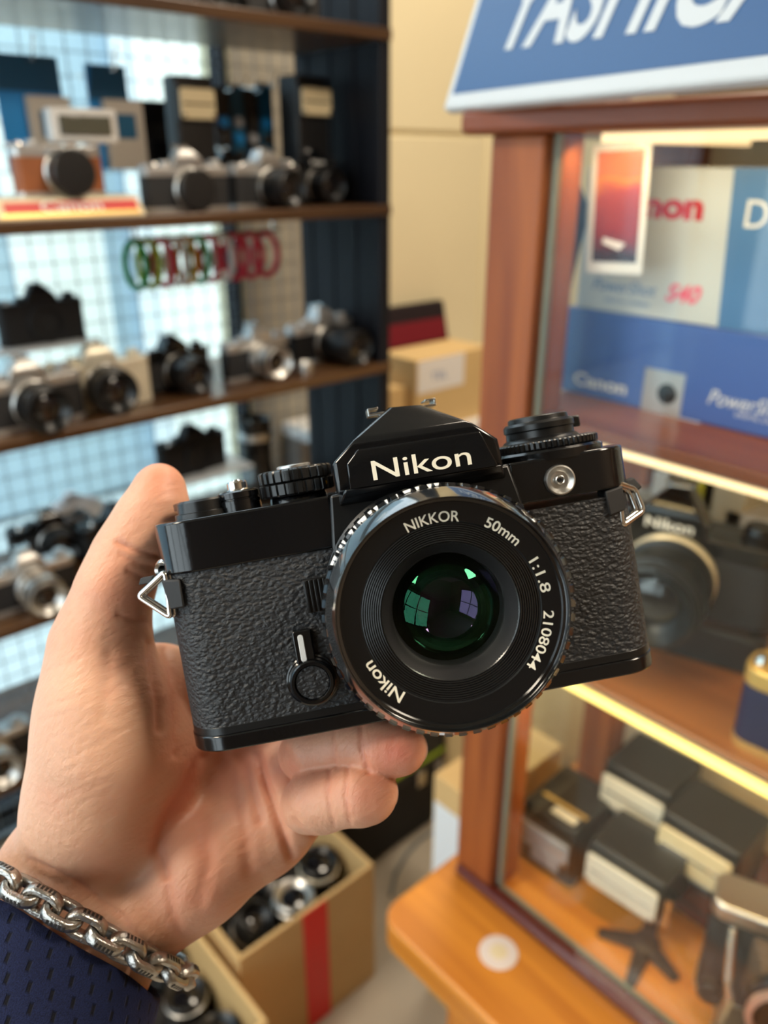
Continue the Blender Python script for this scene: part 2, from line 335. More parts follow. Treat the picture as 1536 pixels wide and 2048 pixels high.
MB().span((-1.75, YW, 0), (XM, YW + 0.08, 0.08)).build('window_sill', 'rack_black', w1, bevel=0.003)
wf = struct(MB().span((-1.85, -1.7, 0), (-1.8, WY0, 2.7)).span((-1.85, WY1, 0), (-1.8, YW + 0.1, 2.7)).span((-1.85, WY0, 0), (-1.8, WY1, WZ0)).span((-1.85, WY0, WZ1), (-1.8, WY1, 2.7)).build('wall_front', 'warm_wall'))
w2 = struct(MB().span((-1.828, WY0, WZ0), (-1.822, WY1, WZ1)).build('window_2', 'pane'))              # the shop window behind the photographer
for k in range(4): y = WY0 + (WY1 - WY0) * k / 3; MB().span((-1.85, y - 0.025, WZ0), (-1.79, y + 0.025, WZ1)).build('mullion', 'rack_black', w2)
for k in range(3): z = WZ0 + (WZ1 - WZ0) * k / 2; MB().span((-1.85, WY0, z - 0.022), (-1.79, WY1, z + 0.022)).build('transom', 'rack_black', w2)
# street outside the window
struct(MB().span((-6, YW + 0.1, -0.1), (6, 6, -0.02)).build('pavement', 'pavement'))
xa = onY(285, 250, 3.0)[0]; xb = onY(470, 250, 3.0)[0]
fw = struct(MB().span((xa, 3.0, 0), (xb + 1.0, 3.2, 2.2)).build('exterior_wall', 'facade_white'))
fb = struct(MB().span((-5, 3.3, 0), (xa + 0.2, 3.5, 2.6)).build('exterior_wall', 'facade_blue'))
for i in range(7):
    x0 = xa - 0.45 - i * 0.62
    MB().span((x0, 3.27, 0.35), (x0 + 0.36, 3.31, 1.5 - 0.1 * (i % 3))).build('shutter', ('facade_white', 'facade_blue', 'facade_white')[i % 3], fb)
for i, (x, y, wt) in enumerate(CEILING_LIGHTS):
    t = thing('ceiling_light', ('square warm ceiling light panel by the shop front', 'square warm ceiling light panel over the shop floor', 'square warm ceiling light panel near the glass display cabinet')[i], 'ceiling light', (x, y, 2.7), group='ceiling light panels')
    MB().span((-0.3, -0.3, -0.03), (0.3, 0.3, -0.001)).build('housing', 'white_plastic', t)
    MB().span((-0.27, -0.27, -0.034), (0.27, 0.27, -0.0305)).build('diffuser', 'lamp_panel', t)
    ld = bpy.data.lights.new('panel_light', 'AREA'); ld.shape = 'SQUARE'; ld.size = 0.54; ld.energy = wt; ld.color = (1.0, 0.86, 0.68)
    lo = bpy.data.objects.new('panel_light', ld); COL.objects.link(lo); lo.parent = t; lo.location = (0, 0, -0.04)

# ------------------------------------------------------------------ the black film camera in the hand (millimetres; x right, y up, z towards the viewer, lens axis at 0,0)
TH = (0.05750, 0.06432, 0.17044, 13.8312, -22.9633, -235.5854)
RBODY = RZ(TH[2]) @ RY(TH[1]) @ RX(TH[0])
MBODY_MM = TR(*TH[3:]) @ RBODY                # body mm -> lens-of-the-photo mm
OFF = (5.5, 36, 16)                           # so that the root stands at the base of the camera
FM = MCAM @ TR(*[t * 0.001 for t in TH[3:]]) @ RBODY @ TR(*[-o * 0.001 for o in OFF])
fc = thing('film_camera', 'black film camera with leather grain and prime lens held up in the hand', 'camera', M=FM)
def fb_(mb, name, m, parent=None, bevel=0.0, angle=35, segs=2): return mb.build(name, m, parent or fc, 0.001, OFF, bevel * 0.001, angle, segs)
# body outline is drawn in (x, z); UPY turns a prism's z into the camera's y
UPY = Matrix(((1, 0, 0, 0), (0, 0, 1, 0), (0, 1, 0, 0), (0, 0, 0, 1)))
def outline(g=0.0, n=9):
    pts = []
    def arc(cx, cz, rx, rz, a0, a1):
        for i in range(n + 1):
            a = math.radians(a0 + (a1 - a0) * i / n); pts.append((cx + (rx + g) * math.cos(a), cz + (rz + g) * math.sin(a)))
    arc(-66, -14, 11.5, 14, 180, 90); arc(55, -14, 11.5, 14, 90, 0); arc(57, -22, 9.5, 10, 0, -90); arc(-68, -22, 9.5, 10, 270, 180)
    return pts
fb_(MB().prism(outline(), -29, 18.2, UPY), 'leather_cover', 'camera_leather')
bp = fb_(MB().prism(outline(0.35), -36, -31.3, UPY), 'base_plate', 'black_paint', bevel=0.5)
fb_(MB().prism(outline(0.05), -31.4, -28.8, UPY), 'base_rim', 'black_satin', bp, bevel=0.25)
def clip(poly, xmin=None, xmax=None):
    out = []
    for i, p in enumerate(poly):
        q = poly[(i + 1) % len(poly)]; ins = lambda a: (xmin is None or a[0] >= xmin) and (xmax is None or a[0] <= xmax)
        if ins(p): out.append(p)
        if ins(p) != ins(q):
            x = xmin if (xmin is not None and (p[0] < xmin) != (q[0] < xmin)) else xmax
            k = (x - p[0]) / (q[0] - p[0]); out.append((x, p[1] + k * (q[1] - p[1])))
    return out
tp = fb_(MB().prism(clip(outline(0.7), xmax=-24.8), 17.2, 32.4, UPY), 'top_plate', 'black_paint', bevel=0.7, segs=3)
fb_(MB().prism(clip(outline(0.95), xmin=-51, xmax=-25.2), 16.4, 19.2, UPY), 'plate_lip', 'black_paint', tp, bevel=0.2)
tp2 = fb_(MB().prism(clip(outline(0.7), xmin=28.6), 20.4, 32.8, UPY), 'top_plate', 'black_paint', bevel=0.7, segs=3)
fb_(MB().prism(clip(outline(0.5), xmin=30, xmax=38), 17.8, 20.3, UPY), 'plate_lip', 'black_paint', tp2, bevel=0.2)
fb_(MB().span((-25, 17.2, -31), (29, 32.6, -1)), 'top_plate', 'black_paint')
# front apron around the mount
fb_(MB().prism([(-24.6, 32.5), (28.3, 32.8), (31.2, 18), (34, -4), (28, -29), (-26, -29), (-31, -6), (-26.5, 17)], -1, 2.2), 'front_apron', 'black_satin', bevel=0.8)
fb_(MB().lathe([(31.2, 2), (31.2, 4.2), (30.2, 5.2), (27, 5.2)], 72, caps=True), 'lens_mount', 'black_satin', angle=25)
# prism housing
def lr(pts): return pts
hou = MB()
hou.hull([(-22.6, 29.5, 2.0), (-22.4, 41.3, 4.0), (-15.6, 46.9, 3.4), (19.6, 46.3, 3.4), (26.0, 40.6, 4.0), (27.2, 29.5, 2.0),
          (-2.7, 55.2, -6.5), (7.2, 54.4, -6.5), (-2.7, 55.0, -28), (7.2, 54.2, -28), (-22.6, 29.5, -28), (-21, 40, -28), (27, 29.5, -28), (25, 40, -28)])
pz = fb_(hou, 'prism_housing', 'black_paint', bevel=1.1, segs=3)
np_ = MB().hull([(-19.0, 33.2, 2.0), (24.6, 32.8, 2.0), (-18.6, 33.4, 7.2), (24.1, 33.0, 7.2), (-18.4, 40.5, 6.9), (-14.8, 43.9, 6.2), (20.6, 43.4, 6.2), (-14.8, 44.4, 2), (20.6, 43.8, 2), (-18.6, 40.5, 2)])
npo = fb_(np_, 'name_plate', 'black_paint', pz, bevel=0.35)
fb_(MB().hull([(-22.3, 28.4, 1.0), (26.8, 28.4, 1.0), (-22.0, 29.6, 3.8), (26.5, 29.6, 3.8), (-20, 33.4, 6.2), (25.3, 33.0, 6.2), (-22.2, 33.6, 1), (26.9, 33.2, 1)]), 'prism_lip', 'black_paint', pz, bevel=0.5)
lt = MB(); tilt = math.atan2(0.3, 7.2)
put_text(lt, 'Nikon', 28.4, 5.45, TR(-11.7, 34.75, 7.17) @ RZ(-0.005) @ RX(-tilt), 0.12, 0.004)
fb_(lt, 'lettering', 'logo_white', npo)
fb_(MB().span((0.4, 27.2, 1.5), (6.6, 29.4, 4.2)), 'mount_index', 'black_satin', bevel=0.3)
# hot shoe
hs = MB().span((-8.6, 54.2, -27), (13.0, 54.9, -17)); hs.span((-8.6, 54.8, -27), (-8.0, 56.4, -17)); hs.span((12.4, 54.8, -27), (13.0, 56.4, -17)); hs.span((-8.6, 56.0, -27), (-5.2, 56.6, -17)); hs.span((9.6, 56.0, -27), (13.0, 56.6, -17)); hs.span((-5, 50, -27), (9, 54.3, -19))
fb_(hs, 'hot_shoe', 'chrome', bevel=0.15)
# dials on top: the lathe's axis (z) is turned to the camera's y
def AX(x, y, z): return TR(x, y, z) @ RX(-PI / 2)
knurl = lambda n, a: (lambda k, t: 1 + a * (1 if math.cos(n * t) > -0.2 else -1))
wl_ = fb_(MB().lathe([(0.01, 5.2), (6.8, 5.2), (7.6, 4.6), (7.7, 1.6), (8.6, 1.4), (8.8, -1), (0.01, -1)], 48, AX(-63.2, 32.4, -14)), 'film_advance', 'black_satin')
fb_(MB().hull([(-70.5, 35.2, -14), (-70.2, 37.6, -14), (-56, 37.6, -17), (-60, 37.9, -21), (-60, 35.4, -21), (-56, 35.2, -17), (-74, 35, -25), (-74, 37.2, -25), (-70, 35, -29), (-70, 37.2, -29)]), 'advance_lever', 'black_satin', wl_, bevel=0.5)
rb = fb_(MB().lathe([(0.01, 6.0), (5.3, 6.0), (6.2, 5.4), (6.2, 3.7), (5.9, 3.5), (5.9, 3.2), (6.3, 3.0), (6.4, -1), (0.01, -1)], 48, AX(-51.8, 32.4, -13)), 'release_collar', 'black_paint')
fb_(MB().lathe([(0.01, 9.2), (1.1, 9.2), (1.5, 8.8), (2.7, 8.7), (3.0, 8.2), (3.0, 6.4), (3.6, 6.0), (3.6, 5.5), (0.01, 5.4)], 32, AX(-51.8, 32.4, -13)), 'shutter_button', 'chrome', rb, angle=18)
sd = fb_(MB().lathe([(0.01, 2.2), (7.8, 2.2), (8.6, 1.2), (8.8, -1), (0.01, -1)], 40, AX(-34.0, 32.4, -13.5)), 'speed_dial_base', 'black_paint')
kn = knurl(26, 0.03)
fb_(MB().lathe([(9.0, 1.8), (10.6, 2.0), (11.0, 2.4), (11.0, 5.5), (10.6, 5.7), (9.9, 5.8)], 208, AX(-34.0, 32.4, -13.5), mod=lambda k, t: kn(k, t) if 1 <= k <= 4 else 1), 'knurled_dial', 'black_satin', sd)
fb_(MB().lathe([(9.9, 5.8), (10.4, 6.0), (10.8, 6.3), (10.8, 9.2), (10.2, 9.7), (8.2, 9.9), (0.01, 9.9)], 208, AX(-34.0, 32.4, -13.5), mod=lambda k, t: kn(k, t + 0.06) if 1 <= k <= 4 else 1), 'knurled_dial', 'black_satin', sd)
fb_(MB().lathe([(5.2, 9.6), (5.2, 10.6), (4.6, 10.9), (0.01, 10.9)], 40, AX(-34.0, 32.4, -13.5)), 'dial_cap', 'satin_chrome', sd)
fb_(MB().lathe([(0.01, 0.6), (0.7, 0.5), (0.8, 0)], 12, TR(-25.5, 36.3, -7.4) @ RY(0.6)), 'index_dot', 'amber', sd)
# rewind knob and film speed ring
kn2 = knurl(60, 0.012)
ir = fb_(MB().lathe([(17.0, -1), (17.2, 1.6), (16.4, 2.3), (14.5, 2.4), (0.01, 2.4)], 64, AX(44.9, 32.8, -15.5)), 'film_speed_base', 'black_paint')
fb_(MB().lathe([(14.0, 2.3), (15.6, 2.5), (15.9, 2.9), (15.9, 4.6), (15.4, 5.0), (13.5, 5.3), (0.01, 5.4)], 240, AX(44.9, 32.8, -15.5), mod=lambda k, t: kn2(k, t) if 1 <= k <= 4 else 1), 'film_speed_ring', 'black_satin', ir)
rk = fb_(MB().lathe([(12.2, 5.2), (11.4, 6.0), (10.6, 6.4), (10.5, 8.4), (11.0, 8.8), (11.0, 10.4), (10.3, 11.2), (9.4, 11.4), (9.2, 12.6), (8.6, 13.0), (0.01, 13.1)], 64, AX(43.6, 32.8, -15.5)), 'rewind_knob', 'black_satin')
fb_(MB().span((52.8, 40.4, -19.0), (56.8, 44.0, -14.6)), 'rewind_crank', 'black_satin', rk, bevel=0.5)
fb_(MB().lathe([(0.01, 1.4), (1.6, 1.4), (1.8, 1), (1.8, -1)], 20, AX(58.0, 33.4, -9)), 'lock_pin', 'chrome', ir)
# flash sync socket
pc = MB().lathe([(4.5, -1), (4.6, 1.0), (4.35, 1.7), (4.0, 1.8), (3.6, 1.3), (2.6, 0.35), (1.5, 0.2)], 56, TR(42.8, 25.6, 0.7))
sk = fb_(pc, 'sync_socket', 'satin_chrome', angle=30)
fb_(MB().lathe([(1.5, 0.2), (1.45, 1.1), (1.2, 1.3), (1.0, 1.1), (0.9, 0.3), (0.01, 0.3)], 32, TR(42.8, 25.6, 0.7)), 'socket_ring', 'satin_chrome', sk)
fb_(MB().lathe([(0.62, 0.2), (0.6, 0.9), (0.01, 0.9)], 20, TR(42.8, 25.6, 0.7)), 'socket_pin', 'black_matte', sk)
# self timer lever
stv = fb_(MB().prism(rrect(5.6, 10.8, 0.8, 4, -39.4, -9.9), -0.5, 2.4), 'timer_lever', 'black_paint', bevel=0.4)
fb_(MB().prism(rrect(1.7, 8.0, 0.8, 6, -39.9, -9.7), 2.2, 2.75), 'timer_mark', 'white_plastic', stv, bevel=0.15)
th_ = fb_(MB().lathe([(7.6, -0.5), (7.6, 0.8), (7.2, 1.1), (7.0, 1.1), (6.95, 2.0), (6.5, 2.4), (6.4, 3.6), (6.0, 4.1), (5.2, 4.2), (4.9, 3.7), (4.8, 3.2)], 64, TR(-38.6, -19.8, 0)), 'timer_hub', 'black_paint', angle=28)
fb_(MB().lathe([(4.8, 2.8), (4.75, 3.6), (0.01, 3.75)], 48, TR(-38.6, -19.8, 0)), 'hub_leather', 'camera_leather', th_)
# ribbed button left of the lens
lbm = MB().span((-36.5, 0.0, -0.5), (-28, 9.6, 2.6))
for i in range(6): lbm.span((-36.2 + i * 1.35, 0.2, 2.4), (-35.5 + i * 1.35, 9.4, 3.3))
fb_(lbm, 'lens_release', 'black_satin', bevel=0.15)
# strap lugs
def lug(cx, cy, cz, side):
    e = fb_(MB().lathe([(1.9, -1.6), (2.9, -1.9), (3.6, -1.2), (3.8, 0), (3.6, 1.2), (2.9, 1.9), (1.9, 1.6), (1.6, 0)], 36, TR(cx, cy, cz) @ RY(side * 0.55) @ RX(0.1), closed=True), 'strap_eyelet', 'chrome', angle=60)
    fb_(MB().lathe([(2.4, 0), (2.2, 4.5), (0.01, 4.6)], 20, TR(cx, cy, cz) @ RY(-side * PI / 2)), 'eyelet_stud', 'chrome', e)
    return e
def rounded_path(pts, r, n=5):
    out = []; P = [Vector(p) for p in pts]
    for i in range(len(P)):
        a, b, c = P[i - 1], P[i], P[(i + 1) % len(P)]; u = (a - b).normalized(); v = (c - b).normalized()
        for k in range(n + 1):
            s = k / n; p0 = b + u * r; p1 = b + v * r; out.append(tuple((1 - s) ** 2 * p0 + 2 * s * (1 - s) * b + s * s * p1))
    return out
e1 = lug(-76.0, 18.5, -8, -1)
tri = rounded_path([(-75.6, 18.6, -3.6), (-85.2, 12.4, -6.5), (-76.2, 5.0, -3.0)], 1.6)
fb_(MB().tube(tri, 0.85, 8, True), 'split_ring', 'chrome', e1, angle=80)
fb_(MB().tube([(p[0] + 0.9, p[1] - 0.2, p[2] - 1.7) for p in tri], 0.85, 8, True), 'split_ring', 'chrome', e1, angle=80)
fb_(MB().hull([(-77.0, 16.2, -2.6), (-71.2, 16.0, 0.5), (-71.4, 7.6, 0.4), (-75.6, 7.4, -1.6), (-77.2, 15.6, -10), (-71.6, 15.6, -10), (-71.8, 7.8, -10), (-75.4, 7.8, -10)]), 'ring_guard', 'dark_rubber', e1, bevel=0.5)
fb_(MB().hull([(-83.6, 17.6, -6.5), (-84.6, 15.6, -6.5), (-80.6, 15.8, -4.8), (-79.2, 17.8, -4.8), (-83.6, 17.6, -8.5), (-84.6, 15.6, -8.5), (-80.6, 15.8, -7), (-79.2, 17.8, -7)]), 'guard_tab', 'dark_rubber', e1, bevel=0.4)
e2 = lug(61.8, 23.2, -8, 1)
tri2 = rounded_path([(61.4, 21.6, -2.6), (60.6, 8.6, -2.2), (69.2, 11.6, -6), (68.0, 18.5, -7)], 1.6)
fb_(MB().tube(tri2, 0.9, 8, True), 'split_ring', 'chrome', e2, angle=80)
fb_(MB().tube([(p[0] - 1.9, p[1] - 0.1, p[2] - 0.6) for p in tri2], 0.9, 8, True), 'split_ring', 'chrome', e2, angle=80)
fb_(MB().hull([(56.0, 19.9, 1.0), (62.2, 20.6, -1.2), (62.2, 13.2, -1.2), (56.3, 12.4, 1.0), (56.6, 19.9, -9), (62.4, 20.6, -9), (62.4, 13.4, -9), (56.9, 12.6, -9)]), 'ring_guard', 'dark_rubber', e2, bevel=0.5)
fb_(MB().hull([(64.6, 21.6, -6), (68.2, 22.2, -7), (70.6, 18.6, -7), (67.2, 17.2, -6), (64.6, 21.6, -9), (68.2, 22.2, -9), (70.6, 18.6, -9), (67.2, 17.2, -9)]), 'guard_tab', 'dark_rubber', e2, bevel=0.6)
# lens
scal = lambda k, t: 1 + (0.014 if math.cos(54 * t) > -0.45 else -0.012)
lens = fb_(MB().lathe([(27, 4.5), (29.0, 5.5), (29.4, 8), (29.4, 12), (28.6, 12.5), (28.6, 22), (30.0, 24)], 96), 'lens', 'black_satin', angle=25)
fb_(MB().lathe([(28.7, 14), (29.8, 14.3), (29.8, 20), (28.7, 20.3)], 216, mod=lambda k, t: 1 + (0.012 if math.cos(40 * t) > 0 else -0.01) if k in (1, 2) else 1), 'aperture_ring', 'black_satin', lens, angle=25)
fb_(MB().lathe([(28.0, 24), (31.2, 24.2), (31.5, 25), (31.5, 36.2), (31.2, 37.0)], 432, mod=lambda k, t: scal(k, t) if 1 <= k <= 3 else 1), 'focus_ring', 'black_paint', lens, angle=25)
fb_(MB().lathe([(31.15, 36.6), (31.05, 37.6), (28.95, 42.0), (28.75, 42.5), (28.5, 42.4), (28.3, 41.8), (28.25, 40.4), (27.6, 40.2), (27.4, 39.7), (27.3, 39.4)], 144), 'filter_rim', 'black_enamel', lens, angle=22)
# chipped paint: bare brass-white metal on the high edge of the focus ring
random.seed(3)
chip = MB()
for i in range(22):
    a = math.radians(random.uniform(86, 150)); w = math.radians(random.uniform(0.3, 1.3)); hgt = random.uniform(0.35, 0.9); r = 31.62
    ps = [(32.02, 36.25 - hgt, 0.6), (32.02, 36.28, 1.0), (31.42, 36.78, 0.7), (31.0, 36.9 + 0.3 * hgt, 0.35)]
    chip.add([(q[0] * math.cos(a + s * w * q[2]), q[0] * math.sin(a + s * w * q[2]), q[1]) for q in ps for s in (-1, 1)], [(0, 1, 3, 2), (2, 3, 5, 4), (4, 5, 7, 6)])
co = fb_(chip, 'worn_edge', 'white_plastic', lens); co['kind'] = 'stuff'
nr = fb_(MB().lathe([(27.35, 39.5), (22.6, 39.1)], 144), 'name_ring', 'black_paint', lens)
nl = MB()
def ring_text(body, a0, a1, r, h, weight=0.0):
    vs, fs = text_geo(body, weight); w = vs[:, 0].max(); a0 = math.radians(a0); a1 = math.radians(a1)
    P = []
    for x, y, _ in vs:
        a = a0 + (a1 - a0) * x / w; rr = r + y * h; P.append((rr * math.cos(a), rr * math.sin(a), 39.12 + (rr - 22.6) * 0.084 + 0.06))
    nl.add(P, fs)
ring_text('NIKKOR', 109.2, 76.3, 22.55, 2.55, 0.006); ring_text('50mm', 60.2, 36.6, 22.65, 2.5, 0.012); ring_text('1:1.8', 23.6, 2.2, 22.75, 2.55, 0.008)
ring_text('2108044', -9.0, -45.3, 22.95, 2.5, 0.008); ring_text('Nikon', -129.8, -159.6, 22.75, 2.9, 0.012)
fb_(nl, 'lettering', 'logo_white', nr)['kind'] = 'stuff'
prof = [(22.6, 39.1), (22.3, 38.6)]
for i in range(9):
    r = 22.2 - i * 0.55; z = 38.7 - i * 0.11; prof += [(r, z), (r - 0.20, z + 0.06), (r - 0.30, z - 0.55), (r - 0.46, z - 0.58)]
prof += [(17.3, 37.6), (17.0, 37.3)]
fb_(MB().lathe(prof, 144), 'ribbed_baffle', 'rib_black', lens, angle=20)
fb_(MB().lathe([(17.1, 37.4), (16.8, 37.1), (14.9, 34.0), (14.4, 33.6), (14.2, 33.2), (14.0, 28)], 120), 'glass_retainer', 'black_matte', lens, angle=22)
m = mat('lens_coating', (0.001, 0.001, 0.001), 0.02)
glass('lens_front', (0.95, 0.97, 0.95), gloss_tint=(0.2, 1.0, 0.55), f0=1.38)
m2 = mat('lens_inner', (0.004, 0.0035, 0.002), 0.03, spec=0.5); m2.node_tree.nodes['Principled BSDF'].inputs['Specular Tint'].default_value = (0.62, 0.45, 1.0, 1)
R = 19.0; dome = [(14.35 * k / 14, 34.6 + math.sqrt(R * R - (14.35 * k / 14) ** 2) - math.sqrt(R * R - 14.35 ** 2) - 1.0) for k in range(14, 0, -1)] + [(0.01, 34.6 + R - math.sqrt(R * R - 14.35 ** 2) - 1.0)]
fb_(MB().lathe(dome, 96), 'front_glass', 'lens_front', lens, angle=80)
R2 = 15.6; bowl = [(14.0 * k / 14, 29.5 - (math.sqrt(R2 * R2 - (14.0 * k / 14) ** 2) - math.sqrt(R2 * R2 - 14.0 ** 2))) for k in range(14, 0, -1)] + [(0.01, 29.5 - R2 + math.sqrt(R2 * R2 - 14.0 ** 2))]
fb_(MB().lathe(bowl, 96), 'rear_glass', 'lens_inner', lens, angle=80)
# ------------------------------------------------------------------ the hand: one continuous skin grown from a distance field (millimetres in the photo lens's frame)
def C(px, py, d): return np.array([(px - 768) / FPX * d, (1024 - py) / FPX * d, -d])
def smin(a, b, k):
    h = np.clip(0.5 + 0.5 * (b - a) / k, 0, 1); return b * (1 - h) + a * h - k * h * (1 - h)
WR_ = C(165, 1800, 267); ELB = np.array([-185.0, -345.0, -125.0])
AXD = (ELB - WR_) / np.linalg.norm(ELB - WR_)                     # forearm axis, wrist -> elbow
SIDE = np.array([0.80, -0.60, 0.0]); SIDE = SIDE - AXD * SIDE.dot(AXD); SIDE /= np.linalg.norm(SIDE)
NRM = np.cross(SIDE, AXD); NRM /= np.linalg.norm(NRM)
if NRM[2] < 0: NRM = -NRM                                          # towards the viewer
def c3(l): return [(C(*q[:3]), q[3]) for q in l]
G = {}
G['thumb'] = (7, [c3([(320, 972, 266, 7.4), (314, 1010, 265, 8.9), (285, 1062, 264, 9.6), (252, 1120, 263, 10.2), (226, 1190, 261, 11.2), (202, 1288, 262, 14.2)])])
G['ring'] = (3.5, [c3([(612, 1508, 266, 9.2), (636, 1498, 260, 9.7), (680, 1490, 256, 8.4), (724, 1490, 251, 8.1), (765, 1494, 249, 8.9), (800, 1497, 247, 8.2)])])
G['pinky'] = (3.5, [c3([(618, 1608, 259, 9.4), (644, 1597, 253, 10.0), (674, 1592, 250, 8.7), (700, 1588, 248, 8.5), (726, 1587, 246, 8.9), (738, 1586, 246, 8.5)])])
G['middle'] = (4, [c3([(470, 1480, 300, 11), (600, 1450, 294, 9.5), (715, 1430, 288, 8.6), (790, 1425, 284, 7.8)])])
G['index'] = (4, [c3([(440, 1400, 302, 11.5), (560, 1350, 298, 9.5), (680, 1310, 292, 8.6), (760, 1290, 288, 7.8)])])
wl0 = WR_ - SIDE * 14; wr0 = WR_ + SIDE * 14.5
def fa(t, s): return WR_ + AXD * t + SIDE * s
palm = [c3([(440, 1400, 302, 11.5), (250, 1560, 288, 16), (120, 1700, 276, 15)]), c3([(470, 1480, 300, 11.5), (170, 1730, 278, 15)]), c3([(505, 1560, 294, 12), (215, 1790, 278, 15)]),
        c3([(522, 1630, 283, 11), (395, 1720, 274, 14.5), (260, 1820, 272, 14)]),
        c3([(540, 1660, 275, 8.8), (482, 1695, 271, 11), (402, 1752, 266, 13.5), (318, 1822, 264, 14)]),       # heel of the hand
        c3([(202, 1288, 262, 14.6), (206, 1400, 260, 18.6), (205, 1500, 260, 20.0), (182, 1610, 262, 19.5), (140, 1715, 266, 17)]),   # ball of the thumb
        c3([(268, 1400, 277, 15), (275, 1520, 274, 18), (235, 1640, 271, 18)]),
        c3([(235, 1345, 276, 10), (330, 1350, 290, 9), (440, 1395, 300, 9.5)]),                                # web
        c3([(500, 1560, 294, 10.5), (590, 1518, 281, 9.2)]), c3([(510, 1630, 288, 10.0), (600, 1622, 272, 9.0)]), c3([(545, 1560, 282, 9.5), (566, 1650, 276, 9.8)]), c3([(505, 1590, 283, 9.0), (530, 1690, 275, 9.0)]),   # cushions at the roots of the fingers
        [(wl0, 16.5), (fa(60, -16), 19), (fa(170, -20), 25)], [(wr0, 16.0), (fa(60, 16), 19), (fa(170, 20), 25)], [(WR_, 16.5), (fa(60, 0), 20), (fa(170, 0), 26)]]
G['palm'] = (9, palm)
VOX = 0.85
lo = np.array([-150.0, -195.0, -312.0]); hi = np.array([30.0, 20.0, -205.0])
nx, ny, nz = [int(round((h - l) / VOX)) + 1 for l, h in zip(lo, hi)]
gx = (lo[0] + np.arange(nx) * VOX).astype(np.float32); gy = (lo[1] + np.arange(ny) * VOX).astype(np.float32); gz = (lo[2] + np.arange(nz) * VOX).astype(np.float32)
def field(k, chains):
    V = np.full((nx, ny, nz), 30.0, np.float32)
    for ch in chains:
        for (a, ra), (b, rb_) in zip(ch[:-1], ch[1:]):
            m = max(ra, rb_) + k + 3; l = np.minimum(a, b) - m; h = np.maximum(a, b) + m
            i0 = np.clip(((l - lo) / VOX).astype(int), 0, [nx, ny, nz]); i1 = np.clip(((h - lo) / VOX).astype(int) + 2, 0, [nx, ny, nz])
            if (i1 <= i0).any(): continue
            X = gx[i0[0]:i1[0], None, None]; Y = gy[None, i0[1]:i1[1], None]; Z = gz[None, None, i0[2]:i1[2]]
            ab = b - a; L2 = float(ab.dot(ab))
            t = np.clip(((X - a[0]) * ab[0] + (Y - a[1]) * ab[1] + (Z - a[2]) * ab[2]) / L2, 0, 1)
            d = np.sqrt((X - a[0] - t * ab[0]) ** 2 + (Y - a[1] - t * ab[1]) ** 2 + (Z - a[2] - t * ab[2]) ** 2) - (ra + (rb_ - ra) * t)
            s = np.s_[i0[0]:i1[0], i0[1]:i1[1], i0[2]:i1[2]]; V[s] = smin(V[s], d.astype(np.float32), k)
    return V
F = {n: field(*g) for n, g in G.items()}
fing = np.minimum(np.minimum(F['middle'], F['index']), smin(F['ring'], F['pinky'], 0.3))
V = smin(smin(F['palm'], F['thumb'], 8.0), fing, 1.3); del F, fing
# the camera's body presses its own shape into the skin
Rb = np.array(RBODY.to_3x3()); tb = np.array(TH[3:])
PX, PY, PZ = np.meshgrid(gx, gy, gz, indexing='ij')
q = [Rb[0, i] * (PX - tb[0]) + Rb[1, i] * (PY - tb[1]) + Rb[2, i] * (PZ - tb[2]) for i in range(3)]
bx = np.abs(q[0] + 5.5) - (72.2 - 10); by = np.abs(q[1] + 1.6) - 34.6; bz = np.abs(q[2] + 16) - (16.2 - 10)
dxz = np.sqrt(np.maximum(bx, 0) ** 2 + np.maximum(bz, 0) ** 2) + np.minimum(np.maximum(bx, bz), 0) - 10
body = np.sqrt(np.maximum(dxz, 0) ** 2 + np.maximum(by, 0) ** 2) + np.minimum(np.maximum(dxz, by), 0)
dials = np.sqrt((q[0] + 63.2) ** 2 + (q[2] + 14) ** 2) - 9.2; dials = np.maximum(dials, np.abs(q[1] - 34) - 4.5)
lensd = np.maximum(np.sqrt(q[0] ** 2 + q[1] ** 2) - 32.2, np.abs(q[2] - 22) - 21)
body = np.minimum(np.minimum(body, dials), lensd).astype(np.float32)
V = -smin(-V, body - 0.25, 1.2)
del q, bx, by, bz, dxz, body, dials, lensd, PX, PY, PZ
